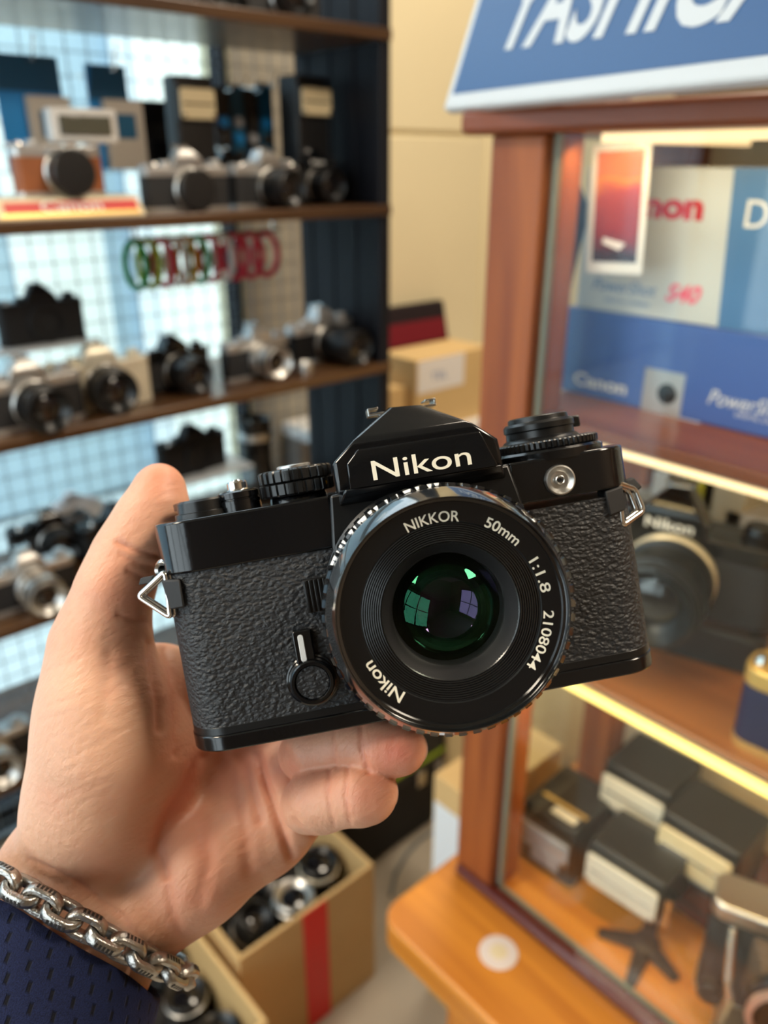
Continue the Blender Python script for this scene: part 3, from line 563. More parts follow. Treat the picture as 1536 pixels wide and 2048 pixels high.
def surface_nets(V):
    S = V < 0; n = V.shape
    c = np.zeros([k - 1 for k in n], np.int8)
    for dx in (0, 1):
        for dy in (0, 1):
            for dz in (0, 1): c += S[dx:n[0] - 1 + dx, dy:n[1] - 1 + dy, dz:n[2] - 1 + dz]
    act = np.argwhere((c > 0) & (c < 8)); idx = np.full(c.shape, -1, np.int32); idx[tuple(act.T)] = np.arange(len(act))
    acc = np.zeros((len(act), 3)); cnt = np.zeros(len(act))
    cor = [(i, j, k) for i in (0, 1) for j in (0, 1) for k in (0, 1)]
    val = {o: V[act[:, 0] + o[0], act[:, 1] + o[1], act[:, 2] + o[2]] for o in cor}
    for a in cor:
        for ax in range(3):
            if a[ax]: continue
            b = list(a); b[ax] = 1; b = tuple(b); va, vb = val[a], val[b]; m = (va < 0) != (vb < 0)
            t = np.where(m, va / np.where(m, va - vb, 1), 0); p = np.tile(np.array(a, float), (len(act), 1)); p[:, ax] = t
            acc[m] += p[m]; cnt[m] += 1
    P = act + acc / cnt[:, None]; faces = []
    for ax in range(3):
        o1, o2 = [(1, 2), (2, 0), (0, 1)][ax]
        s0 = [slice(None)] * 3; s1 = [slice(None)] * 3; s0[ax] = slice(0, n[ax] - 1); s1[ax] = slice(1, n[ax])
        cr = S[tuple(s0)] != S[tuple(s1)]; E = np.argwhere(cr); inside = S[tuple(E.T)]
        ok = (E[:, o1] > 0) & (E[:, o2] > 0) & (E[:, o1] < n[o1] - 1) & (E[:, o2] < n[o2] - 1); E = E[ok]; inside = inside[ok]
        def at(d1, d2): Q = E.copy(); Q[:, o1] += d1; Q[:, o2] += d2; return idx[tuple(Q.T)]
        f = np.stack([at(-1, -1), at(0, -1), at(0, 0), at(-1, 0)], 1); f[~inside] = f[~inside][:, ::-1]; faces.append(f)
    return P, np.concatenate(faces)
P, Fc = surface_nets(V); P = lo + P * VOX
# smooth the voxel steps, then press in the creases
def laplace(P, Fc, it, lam):
    e = np.concatenate([Fc[:, [0, 1]], Fc[:, [1, 2]], Fc[:, [2, 3]], Fc[:, [3, 0]]]); deg = np.bincount(e.ravel(), minlength=len(P)).astype(float)
    for i in range(it):
        s = np.zeros_like(P)
        for k in range(3): s[:, k] = np.bincount(e[:, 0], P[e[:, 1], k], len(P)) + np.bincount(e[:, 1], P[e[:, 0], k], len(P))
        P = P + (lam if i % 2 == 0 else -lam * 1.02) * (s / deg[:, None] - P)
    return P
P = laplace(P, Fc, 12, 0.5)
def normals(P, Fc):
    n = np.cross(P[Fc[:, 2]] - P[Fc[:, 0]], P[Fc[:, 3]] - P[Fc[:, 1]]); N = np.zeros_like(P)
    for k in range(4): 
        for a in range(3): N[:, a] += np.bincount(Fc[:, k], n[:, a], len(P))
    return N / np.maximum(np.linalg.norm(N, axis=1), 1e-9)[:, None]
lab = np.arange(len(P)); e_ = np.concatenate([Fc[:, [0, 1]], Fc[:, [1, 2]], Fc[:, [2, 3]]])
for _ in range(400):                         # keep the one connected skin, drop stray slivers
    old = lab.copy(); mn = np.minimum(lab[e_[:, 0]], lab[e_[:, 1]]); np.minimum.at(lab, e_[:, 0], mn); np.minimum.at(lab, e_[:, 1], mn); lab = lab[lab]
    if (old == lab).all(): break
keep = lab == np.bincount(lab).argmax(); re_ = np.cumsum(keep) - 1; P = P[keep]; Fc = re_[Fc[keep[Fc].all(1)]]
N = normals(P, Fc)
U2 = 768 + FPX * P[:, 0] / -P[:, 2]; V2 = 1024 - FPX * P[:, 1] / -P[:, 2]
facing = np.clip((N * (-P / np.linalg.norm(P, axis=1)[:, None])).sum(1), 0, 1)
def crease_dist(line):
    best = np.full(len(P), 1e9)
    for (x0, y0), (x1, y1) in zip(line[:-1], line[1:]):
        dx, dy = x1 - x0, y1 - y0; t = np.clip(((U2 - x0) * dx + (V2 - y0) * dy) / (dx * dx + dy * dy), 0, 1)
        best = np.minimum(best, np.hypot(U2 - x0 - t * dx, V2 - y0 - t * dy))
    return best
CREASES = [  # line in the photo, depth mm, half width px
    ([(404, 1515), (380, 1560), (352, 1603), (328, 1650), (316, 1700), (330, 1752)], 1.5, 11),
    ([(512, 1505), (535, 1580), (560, 1650), (582, 1712)], 2.1, 9), ([(478, 1500), (500, 1570), (520, 1640)], 1.0, 10), ([(446, 1520), (470, 1600), (492, 1680), (500, 1740)], 0.9, 15),
    ([(588, 1640), (606, 1662), (628, 1672)], 0.9, 5), ([(575, 1500), (590, 1540)], 0.5, 8),
    ([(696, 1536), (690, 1585), (700, 1650)], 0.55, 4), ([(660, 1540), (655, 1590), (668, 1652)], 0.55, 4), ([(722, 1455), (722, 1500), (738, 1545)], 0.7, 4), ([(668, 1462), (668, 1510), (672, 1530)], 0.5, 4),
    ([(236, 1085), (270, 1102), (316, 1112)], 0.9, 5), ([(240, 1110), (275, 1128), (310, 1136)], 0.5, 4), ([(255, 1142), (300, 1160)], 0.5, 4), ([(236, 1230), (268, 1240), (298, 1246)], 0.5, 4),
    ([(300, 1286), (303, 1330), (316, 1400), (318, 1460)], 1.3, 8), ([(330, 1300), (345, 1380), (352, 1450), (350, 1510)], 0.9, 9), ([(218, 1310), (212, 1370), (208, 1430)], 0.5, 14),
    ([(60, 1720), (150, 1760), (240, 1830), (300, 1900)], 0.7, 6), ([(336, 1775), (346, 1825), (360, 1870)], 0.6, 9), ([(405, 1640), (420, 1720), (400, 1800)], 0.7, 16)]
random.seed(11)
for i in range(16):                          # fine fan of lines across the ball of the thumb
    x0 = random.uniform(70, 170); y0 = random.uniform(1340, 1650); ln = random.uniform(60, 150)
    CREASES.append(([(x0, y0), (x0 + ln * 0.5, y0 - ln * 0.16), (x0 + ln, y0 - ln * 0.40)], random.uniform(0.10, 0.2), 2.6))
disp = np.zeros(len(P)); flush = np.zeros(len(P))
for line, dep, w in CREASES:
    d = crease_dist(line); g = np.exp(-(d / w) ** 2); disp -= dep * g * facing ** 0.5; flush += 0.16 * min(dep, 1) * np.exp(-(d / (w * 1.6)) ** 2)
def blob(px, py, r, a): return a * np.exp(-((U2 - px) ** 2 + (V2 - py) ** 2) / r ** 2)
flush += blob(800, 1500, 60, 0.42) + blob(735, 1590, 55, 0.26) + blob(690, 1500, 60, 0.14) + blob(325, 950, 60, 0.22) + blob(235, 1180, 70, 0.22) + blob(400, 1760, 90, 0.12) + blob(340, 1640, 60, 0.14) + blob(560, 1540, 70, 0.22) + blob(350, 1850, 90, 0.12) + blob(140, 1480, 130, -0.14) + blob(640, 1570, 50, 0.1)
P = P + N * disp[:, None]
MW = np.array(MCAM); Pw = (P * 0.001) @ MW[:3, :3].T + MW[:3, 3]
base_mm = WR_ + AXD * 60; base_w = (base_mm * 0.001) @ MW[:3, :3].T + MW[:3, 3]
hand_me = bpy.data.meshes.new('person'); hand_me.from_pydata((Pw - base_w).tolist(), [], Fc.tolist())
hand_me.polygons.foreach_set('use_smooth', [True] * len(hand_me.polygons)); hand_me.materials.append(MATS['skin'])
at_ = hand_me.attributes.new('flush', 'FLOAT', 'POINT'); at_.data.foreach_set('value', flush.astype(np.float32))
hand = put('person', hand_me); hand.location = base_w
tag(hand, 'left hand in a navy mesh sleeve, thumb up, holding the black film camera', 'person')
def cw(p): return tuple((np.asarray(p) * 0.001) @ MW[:3, :3].T + MW[:3, 3] - base_w)
def nail(c, r, d, up, wx, wy, name='fingernail'):
    d = np.array(d, float); d /= np.linalg.norm(d); u = np.array(up, float); u -= d * u.dot(d); u /= np.linalg.norm(u); s = np.cross(d, u)
    ri = []; n = 24
    for shell in (r + 0.55, r - 0.8):
        for k in (1.0, 0.75, 0.45, 0.1):
            ri.append([cw(c + shell * (lambda v: v / np.linalg.norm(v))(d + k * (wx * math.cos(2 * PI * i / n) * s + wy * math.sin(2 * PI * i / n) * u))) for i in range(n)])
    MB().loft(ri[3::-1] + ri[4:], caps=True).build(name, 'nail', hand, angle=70)
nail(C(800, 1498, 247), 8.1, (0.72, -0.12, -0.72), (0, 1, 0), 0.95, 0.72)
nail(C(738, 1586, 246), 8.5, (0.80, -0.05, -0.62), (0, 1, 0), 0.95, 0.70)
nail(C(317, 985, 265), 8.3, (-0.72, 0.25, -0.65), (0.3, 1, 0), 0.75, 1.0)
# sleeve: a tube around the forearm with a folded hem
NS = 96
def srow(t, a, b, wob=0.0, ph=0.0):
    out = []
    for i in range(NS):
        th = 2 * PI * i / NS; k = 1 + wob * math.sin(3 * th + ph) + 0.5 * wob * math.sin(7 * th + 2 * ph)
        out.append(WR_ + AXD * (t - 4.0 + 4.0 * math.cos(th) + 1.2 * math.sin(2 * th + 1) + 0.5 * math.sin(5 * th)) + SIDE * (a * k * math.cos(th) + 0.5) + NRM * (b * k * math.sin(th)))
    return out
rows = [srow(19, 34.6, 25.2, 0.004), srow(16.6, 34.8, 25.4, 0.004), srow(16.0, 35.6, 26.4, 0.005), srow(17, 36.4, 27.4, 0.006)]
ts = [20, 24, 28, 33, 39, 46, 54, 63, 74, 88, 105, 125, 150, 190, 240]
for j, t in enumerate(ts): rows.append(srow(t, 36.8 + 0.10 * (t - 20), 27.9 + 0.13 * (t - 20), 0.010 + 0.004 * math.sin(j), 0.5 * j))
sm = MB().loft([[cw(p) for p in r] for r in rows], caps=False)
slv = sm.build('sleeve', 'navy_mesh', hand, angle=60)
me = slv.data; uvl = me.uv_layers.new(name='UVMap'); cs = {}
for l in me.loops:
    pw = np.array(me.vertices[l.vertex_index].co[:]) + base_w; pc_ = (MW[:3, :3].T @ (pw - MW[:3, 3])) * 1000 - WR_
    th = math.atan2(pc_.dot(NRM) / 28, pc_.dot(SIDE) / 37); uvl.data[l.index].uv = ((th if th > -PI / 2 else th + 2 * PI) * 34, pc_.dot(AXD))
# ------------------------------------------------------------------ chain bracelet
bc = WR_ + AXD * 6.0
brace = thing('chain_bracelet', 'heavy aged silver chain bracelet around the wrist', 'bracelet', tuple((bc * 0.001) @ MW[:3, :3].T + MW[:3, 3]))
def bw(p): return tuple((np.asarray(p) * 0.001) @ MW[:3, :3].T + MW[:3, 3] - np.array(brace.location))
NL = 31; AXB = AXD * 1.0 + SIDE * 0.06
el = [(41.5 * math.cos(t), 29.5 * math.sin(t) + 1.0) for t in np.linspace(0, 2 * PI, 721)]
sl = np.concatenate([[0], np.cumsum([math.hypot(b[0] - a[0], b[1] - a[1]) for a, b in zip(el[:-1], el[1:])])])
def link_shape():
    """flat-sided oval link: rectangular wire swept round a stadium, x along the chain"""
    st = []; hl, r = 2.0, 3.4
    for k in range(9): a = -PI / 2 + PI * k / 8; st.append((hl + r * math.cos(a), r * math.sin(a)))
    for k in range(9): a = PI / 2 + PI * k / 8; st.append((-hl + r * math.cos(a), r * math.sin(a)))
    rings = []
    for k in range(len(st)):
        p = Vector(st[k]); t = (Vector(st[(k + 1) % len(st)]) - Vector(st[k - 1])).normalized(); n = Vector((t.y, -t.x))
        w, h = 1.25, 1.85
        sec = [(-w, -h * 0.6), (-w * 0.6, -h), (w * 0.6, -h), (w, -h * 0.6), (w, h * 0.6), (w * 0.6, h), (-w * 0.6, h), (-w, h * 0.6)]
        rings.append([(p.x + n.x * u, p.y + n.y * u, v) for u, v in sec])
    return rings
LR = link_shape()
random.seed(5)
for i in range(NL):
    s = (i + 0.15) / NL * sl[-1]; k = int(np.searchsorted(sl, s)) % 720; t = 2 * PI * k / 720
    c = bc + SIDE * el[k][0] + NRM * el[k][1] + AXD * (3.0 * math.cos(t) + 1.0 * math.sin(2 * t))
    tg = SIDE * (-41.5 * math.sin(t)) + NRM * (29.5 * math.cos(t)) + AXD * (-3.0 * math.sin(t)); tg /= np.linalg.norm(tg)
    out = SIDE * math.cos(t) / 41.5 + NRM * math.sin(t) / 29.5; out -= tg * out.dot(tg); out /= np.linalg.norm(out); sd_ = np.cross(out, tg)
    roll = (0.72 if i % 2 else -0.80) + random.uniform(-0.12, 0.12); zz = out * math.cos(roll) + sd_ * math.sin(roll); yy = np.cross(zz, tg)
    f = lambda p: bw(c + tg * p[0] + yy * p[1] + zz * p[2])
    lk = MB().loft([[f(p) for p in r] for r in LR], closed=True).build('link', 'aged_silver', brace, bevel=0.00025, angle=50)
    # stamped ornament along the outer rim of the link
    if math.sin(t) > -0.3:
        dots = MB()
        for sgn in (1, -1):
            for j in range(5):
                x = -2.6 + j * 1.3; y = sgn * 4.66; zc = 0.0
                ring = [(x + 0.45 * math.cos(a) * (1.35 if q % 2 else 0.8), y, zc + 0.95 * math.sin(a) * (1.25 if q % 2 else 0.75)) for q, a in enumerate(np.linspace(0, 2 * PI, 8, endpoint=False))]
                top = [(a, b + sgn * 0.06, c_) for a, b, c_ in ring]
                dots.loft([[f(p) for p in ring], [f(p) for p in top]])
        do = dots.build('stamping', 'tarnish', lk); do['kind'] = 'stuff'
# ------------------------------------------------------------------ generic photo gear (metres; front faces local -y, root at the base)
FRONT = RX(PI / 2)                            # lathe axis z -> local -y
def mesh_cache(key, fn, _c={}):
    if key not in _c: _c[key] = fn()
    return _c[key]
def part(parent, name, key, fn, bevel=0.0):
    return put(name, mesh_cache(key, fn), parent, bevel)
def slr(label, loc, rz=0.0, top='silver_paint', skin='dark_leather', lens='black', ll=0.035, group='film cameras on the display rack', w=0.138, prism=True, s=1.0, mark=None, tilt=None, ring='satin_chrome'):
    M = TR(*loc) @ RZ(rz) @ (tilt or IDM) @ Matrix.Scale(s, 4)
    t = thing('film_camera', label, 'camera', M=M, group=group)
    hw = w / 2
    part(t, 'body', ('body', w, skin), lambda: MB().prism(rrect(w, 0.032, 0.012), 0.006, 0.049).mesh('body', skin))
    part(t, 'base_plate', ('base', w, top), lambda: MB().prism(rrect(w + 0.001, 0.033, 0.0122), 0, 0.0065).mesh('base_plate', top))
    part(t, 'top_plate', ('top', w, top), lambda: MB().prism(rrect(w + 0.001, 0.033, 0.0122), 0.0485, 0.062).mesh('top_plate', top), 0.0015)
    if prism:
        p = part(t, 'prism_housing', ('prism', top), lambda: MB().hull([(-0.024, -0.017, 0.060), (0.024, -0.017, 0.060), (-0.022, -0.020, 0.072), (0.022, -0.020, 0.072), (-0.016, -0.018, 0.078), (0.016, -0.018, 0.078), (-0.006, -0.006, 0.088), (0.006, -0.006, 0.088), (-0.006, 0.014, 0.087), (0.006, 0.014, 0.087), (-0.022, 0.016, 0.06), (0.022, 0.016, 0.06)]).mesh('prism_housing', top), 0.0015)
        part(p, 'hot_shoe', ('shoe',), lambda: MB().span((-0.009, 0.0, 0.087), (0.009, 0.014, 0.0885)).span((-0.0095, 0.0, 0.0885), (-0.0075, 0.014, 0.0905)).span((0.0075, 0.0, 0.0885), (0.0095, 0.014, 0.0905)).mesh('hot_shoe', 'chrome'))
        if mark:
            put_text_part(p, mark, 0.030, 0.0065, TR(-0.015, -0.0205, 0.0645) @ RX(PI / 2 - 0.1), 'print_white')
    else:
        part(t, 'viewfinder', ('vf',), lambda: MB().span((-0.020, -0.018, 0.0505), (0.006, -0.0158, 0.0600)).span((0.016, -0.018, 0.0505), (0.028, -0.0158, 0.0595)).mesh('viewfinder', 'clear_grey'), 0.0008)
    LT = TR(0.004, -0.016, 0.030) @ FRONT
    part(t, 'lens_mount', ('mount', ring), lambda: MB().lathe([(0.0305, -0.001), (0.0305, 0.004), (0.0285, 0.006), (0.022, 0.006)], 40, LT).mesh('lens_mount', ring))
    if lens:
        lm = {'black': 'black_satin', 'silver': 'satin_chrome', 'cap': 'black_plastic'}[lens]
        if lens == 'cap':
            l = part(t, 'lens_cap', ('cap', ll), lambda: MB().lathe([(0.028, 0.005), (0.029, ll - 0.002), (0.027, ll), (0.012, ll + 0.0005), (0.0001, ll + 0.0005)], 40, LT).mesh('lens_cap', lm))
        else:
            l = part(t, 'lens', ('lens', lens, ll), lambda: MB().lathe([(0.028, 0.004), (0.030, 0.008), (0.030, 0.012), (0.0275, 0.013), (0.0275, ll * 0.5), (0.0300, ll * 0.52), (0.0300, ll * 0.8), (0.0275, ll * 0.82), (0.0275, ll), (0.0255, ll + 0.001), (0.0245, ll - 0.001), (0.017, ll - 0.008), (0.015, ll - 0.010)], 40, LT).mesh('lens', lm))
            part(l, 'lens_ring', ('lring', ll), lambda: MB().lathe([(0.0278, ll * 0.84), (0.0290, ll * 0.85), (0.0290, ll * 0.93), (0.0278, ll * 0.94)], 40, LT).mesh('lens_ring', 'satin_chrome' if lens == 'silver' else 'black_plastic'))
            part(l, 'front_glass', ('lglass', ll), lambda: MB().lathe([(0.0165, ll - 0.0095), (0.012, ll - 0.0070), (0.006, ll - 0.0058), (0.0001, ll - 0.0055)], 32, LT).mesh('front_glass', 'clear_lens'))
    part(t, 'rewind_knob', ('rk', top), lambda: MB().lathe([(0.0001, 0.071), (0.0085, 0.071), (0.009, 0.070), (0.009, 0.064), (0.011, 0.063), (0.011, 0.061)], 24, TR(hw - 0.018, 0, 0)).mesh('rewind_knob', top))
    part(t, 'speed_dial', ('dial', top), lambda: MB().lathe([(0.0001, 0.069), (0.0082, 0.069), (0.0088, 0.068), (0.0088, 0.063), (0.007, 0.061)], 24, TR(-hw + 0.040, 0.001, 0)).mesh('speed_dial', top))
    part(t, 'shutter_button', ('btn',), lambda: MB().lathe([(0.0001, 0.0675), (0.003, 0.0675), (0.0045, 0.064), (0.005, 0.061)], 16, TR(-hw + 0.022, -0.004, 0)).mesh('shutter_button', 'chrome'))
    part(t, 'advance_lever', ('lever', top), lambda: MB().lathe([(0.0001, 0.0655), (0.0075, 0.0655), (0.008, 0.061)], 20, TR(-hw + 0.013, 0.005, 0)).mesh('advance_lever', top))
    return t
mat('clear_lens', (0.004, 0.004, 0.006), 0.04, spec=0.7, coat=0.5)
def put_text_part(parent, body, w, h, T, m, weight=0.02, shear=0.0, depth=0.0004, name='lettering'):
    mb = MB(); put_text(mb, body, w, h, T, depth, weight, shear); return mb.build(name, m, parent)

# ------------------------------------------------------------------ display rack
YR = 1.10; DEP = 0.26; XE = 0.90 * YR
SH = [0.164 * YR, -0.0765 * YR, -0.327 * YR, -0.575 * YR, -0.813 * YR]      # undersides of the shelves, relative to the eye
TH_S = 0.017
ST = [EYE + z + TH_S for z in SH]             # shelf tops in the room
rack = thing('display_rack', 'tall black metal display rack with brown wooden shelves full of cameras', 'rack', (0, YR, 0))
def rk_(mb, name, m, parent=None, bevel=0.0): return mb.build(name, m, parent or rack, 1.0, (0, -YR, 0), bevel)
for z in ST: rk_(MB().span((-0.12, YR, z - TH_S), (XE + 0.012, YR + DEP, z)), 'shelf', 'shelf_wood', bevel=0.002)
sp_ = rk_(MB().span((XE + 0.004, YR + 0.012, 0), (XE + 0.010, YR + DEP, 2.1)), 'side_panel', 'rack_black')
for k in range(4): rk_(MB().span((XE + 0.001, YR + 0.02 + k * 0.066, 0), (XE + 0.006, YR + 0.058 + k * 0.066, 2.1)), 'panel_rib', 'rack_black', sp_, 0.004)
rk_(MB().span((XE - 0.012, YR + 0.004, 0), (XE + 0.012, YR + 0.020, 2.1)), 'post', 'rack_black', bevel=0.002)
rk_(MB().span((-0.14, YR + 0.004, 0), (-0.12, YR + 0.03, 2.1)), 'post', 'rack_black', bevel=0.002)
rk_(MB().span((-0.14, YR + DEP - 0.03, 0), (-0.12, YR + DEP, 2.1)), 'post', 'rack_black', bevel=0.002)
YG = YR + DEP + 0.006
grid = thing('wire_grid', 'grey square wire mesh panel behind the rack shelves', 'wire panel', (0, YG, 0))
gm = MB(); P_ = 0.034; WG = 0.0016
x = -0.11
while x < XE: gm.box((x, 0, 1.1), (WG, WG, 1.9)); x += P_
z = 0.18
while z < 2.04: gm.box(((XE - 0.11) / 2, 0.0026, z), (XE + 0.11, WG, WG)); z += P_
go = gm.build('wires', 'wire_grey', grid); go['kind'] = 'stuff'
MB().span((-0.115, -0.003, 0.15), (XE, 0.005, 0.158)).span((-0.115, -0.003, 2.042), (XE, 0.005, 2.05)).build('rail', 'wire_grey', grid)

def on_shelf(px, k, dy, x_off=0.0):
    Y = YR + dy; return (atY(px, Y, ST[k] - EYE + 0.02) + x_off, Y, ST[k])
GR = 'film cameras on the display rack'
# top shelf
slr('silver film camera on the topmost rack shelf near its dark end', on_shelf(560, 0, 0.07), -0.1)
slr('black film camera on the topmost rack shelf beside a silver one', on_shelf(395, 0, 0.08), 0.1, 'black_paint', lens='black')
# second shelf
cs_ = thing('brand_sign', 'red and cream block sign with white lettering at the edge of the rack shelf', 'sign', (0, YR + 0.055, ST[1]))
x0 = onY(-8, 430, YR + 0.012)[0]; x1 = onY(292, 430, YR + 0.012)[0]
hS = 0.025
MB().hull([(x0, -0.045, 0), (x1, -0.045, 0), (x0, -0.034, hS), (x1 - 0.006, -0.034, hS), (x0, 0.040, 0), (x1, 0.040, 0), (x0, 0.040, hS), (x1 - 0.006, 0.040, hS)]).build('block', 'sign_cream', cs_, bevel=0.001)
sl_ = math.atan2(0.011, hS)
fT = TR(x0, -0.045, 0) @ RX(PI / 2 - sl_)
MB().span((0.012, 0.008, -0.001), (x1 - x0 - 0.010, 0.022, 0.0009), fT).build('red_band', 'sign_red', cs_)
MB().span((0.006, 0.003, -0.001), (x1 - x0 - 0.008, 0.008, 0.0009), fT).build('gold_line', 'gold', cs_)
put_text_part(cs_, 'Canon', 0.082, 0.014, fT @ TR(0.058, 0.0090, 0.0009), 'print_white', 0.012)
lx, ly, lz = on_shelf(112, 1, 0.055)
rf = slr('brown leather rangefinder camera with a flash bar, standing on the red sign block', (atY(115, YR + 0.055, ST[1] - EYE + 0.06), YR + 0.055, ST[1] + hS), 0.02, 'silver_paint', 'brown_leather', 'cap', 0.030, prism=False, w=0.118)
fbz = 0.060
MB().prism(rrect(0.094, 0.022, 0.006), fbz + 0.006, fbz + 0.048).build('flash_bar', 'white_plastic', rf, bevel=0.003).location = (0.042, 0, 0)
MB().span((-0.036, -0.0135, fbz + 0.015), (0.036, -0.0105, fbz + 0.039)).build('flash_window', 'finder_dark', rf, bevel=0.002).location = (0.042, 0, 0)
MB().span((-0.008, -0.006, fbz - 0.006), (0.008, 0.006, fbz + 0.012)).build('flash_foot', 'chrome', rf).location = (0.02, 0, 0)
slr('silver film camera with a capped lens beside the red sign block', on_shelf(372, 1, 0.06), -0.05, lens='cap', ll=0.022)
slr('silver film camera with a black lens, right of the capped one', on_shelf(528, 1, 0.075), 0.12, ll=0.05)
slr('black film camera at the far end of the shelf with the red sign', on_shelf(622, 1, 0.12), 0.1, 'black_paint', ll=0.04, mark='Nikon')
slr('black film camera body behind the silver pair on the shelf with the red sign', on_shelf(455, 1, 0.17), 0.0, 'black_paint', ll=0.03)
# third shelf
slr('silver film camera at the shelf edge, large lens ring, left of the cream-white camera', on_shelf(58, 2, 0.050), 0.05, ll=0.045, w=0.14, s=1.12)
slr('cream-white film camera with a black lens on the middle shelf', on_shelf(200, 2, 0.075), -0.05, 'champagne', 'pack_cream', ll=0.042, s=1.14)
slr('black film camera with a long lens between the cream-white and silver cameras', on_shelf(345, 2, 0.10), 0.1, 'black_paint', ll=0.055)
slr('silver film camera with a bright lens mount, beside the black long-lens camera', on_shelf(512, 2, 0.085), 0.08, lens='silver', ll=0.045)
slr('black film camera with silver prism and fat lens ending the middle shelf row', on_shelf(640, 2, 0.11), 0.12, 'silver_paint', 'black_matte', ll=0.075, s=1.12)
ris = thing('acrylic_riser', 'clear acrylic riser lifting a black camera above the middle shelf', 'riser', (atY(60, YR + 0.17, -0.2), YR + 0.17, ST[2]))
MB().span((-0.13, -0.045, 0.086), (0.075, 0.045, 0.091)).build('deck', 'acrylic', ris, bevel=0.001)
MB().span((-0.13, -0.045, 0), (-0.126, 0.045, 0.086)).build('leg', 'clear_acrylic', ris); MB().span((0.071, -0.045, 0), (0.075, 0.045, 0.086)).build('leg', 'clear_acrylic', ris)
slr('black compact film camera raised on a clear acrylic riser', (atY(82, YR + 0.165, -0.22), YR + 0.165, ST[2] + 0.0915), 0.0, 'black_matte', 'black_matte', None, w=0.13, ring='black_matte', s=0.98)
# fourth and fifth shelves
ris = thing('acrylic_riser', 'clear acrylic riser on the fourth shelf under a black camera', 'riser', (atY(385, YR + 0.15, -0.5), YR + 0.15, ST[3]))
MB().span((-0.08, -0.045, 0.096), (0.10, 0.045, 0.101)).build('deck', 'acrylic', ris, bevel=0.001)
MB().span((-0.08, -0.045, 0), (-0.076, 0.045, 0.096)).build('leg', 'clear_acrylic', ris); MB().span((0.096, -0.045, 0), (0.10, 0.045, 0.096)).build('leg', 'clear_acrylic', ris)
slr('matte black film camera without lens on a riser, above the thumb', (atY(382, YR + 0.15, -0.47), YR + 0.15, ST[3] + 0.1015), 0.1, 'black_matte', 'black_matte', None, ring='black_matte')
slr('dark film camera at the back of the fourth shelf, behind a silver one', on_shelf(105, 3, 0.19), -0.1, 'black_paint', ll=0.04)
slr('silver film camera with a silver lens at the front of the fourth shelf', on_shelf(62, 3, 0.055), 0.0, lens='silver', ll=0.05)
slr('dark film camera on the fourth shelf, partly hidden behind the thumb', on_shelf(235, 3, 0.14), 0.2, 'black_paint', ll=0.04)
slr('silver film camera on the lowest visible shelf beside the hand', on_shelf(-25, 4, 0.06), 0.0, lens='silver', ll=0.05)
def bagged(px, k, dy, label):
    t = thing('plastic_bag', label, 'plastic bag', on_shelf(px, k, dy))
    random.seed(4); ri = []
    for j in range(7):
        h = j / 6; ri.append([((0.085 * (1 - h) ** 0.5 + 0.004 + 0.006 * random.random()) * math.cos(a), (0.035 * (1 - h) ** 0.5 + 0.003 + 0.004 * random.random()) * math.sin(a), 0.085 * h) for a in np.linspace(0, 2 * PI, 18, endpoint=False)])
    MB().loft(ri).build('crumpled_film', 'plastic_bag', t, angle=20)
    MB().lathe([(0.010, 0.086), (0.0125, 0.088), (0.010, 0.090)], 16, caps=True).build('knot', 'plastic_bag', t)
bagged(150, 3, 0.225, 'crumpled clear plastic bag at the back of the fourth shelf')
def loose_lens(label, loc, r=0.03, h=0.05, m='black_satin', rot=None, ring='satin_chrome', group='loose lenses'):
    t = thing('camera_lens', label, 'lens', M=TR(*loc) @ (rot or IDM), group=group)
    MB().lathe([(0.0001, 0), (r * 0.9, 0), (r, 0.003), (r, h * 0.4), (r * 0.93, h * 0.42), (r * 0.93, h * 0.7), (r, h * 0.72), (r, h - 0.002), (r * 0.93, h), (r * 0.85, h - 0.001), (r * 0.62, h - 0.008)], 40).build('barrel', m, t)
    MB().lathe([(r * 1.0, h * 0.76), (r * 1.05, h * 0.77), (r * 1.05, h * 0.84), (r * 1.0, h * 0.85)], 40).build('grip_ring', ring, t)
    MB().lathe([(r * 0.64, h - 0.009), (r * 0.4, h - 0.006), (0.0001, h - 0.005)], 32).build('front_glass', 'clear_lens', t)
    return t
loose_lens('tall black lens standing on the fourth shelf near the rack end', (atY(512, YR + 0.16, -0.5), YR + 0.16, ST[3]), 0.031, 0.17)
loose_lens('small chrome lens lying at the edge of the middle shelf', (atY(612, YR + 0.03, -0.33), YR + 0.03, ST[2]), 0.014, 0.022, 'satin_chrome')
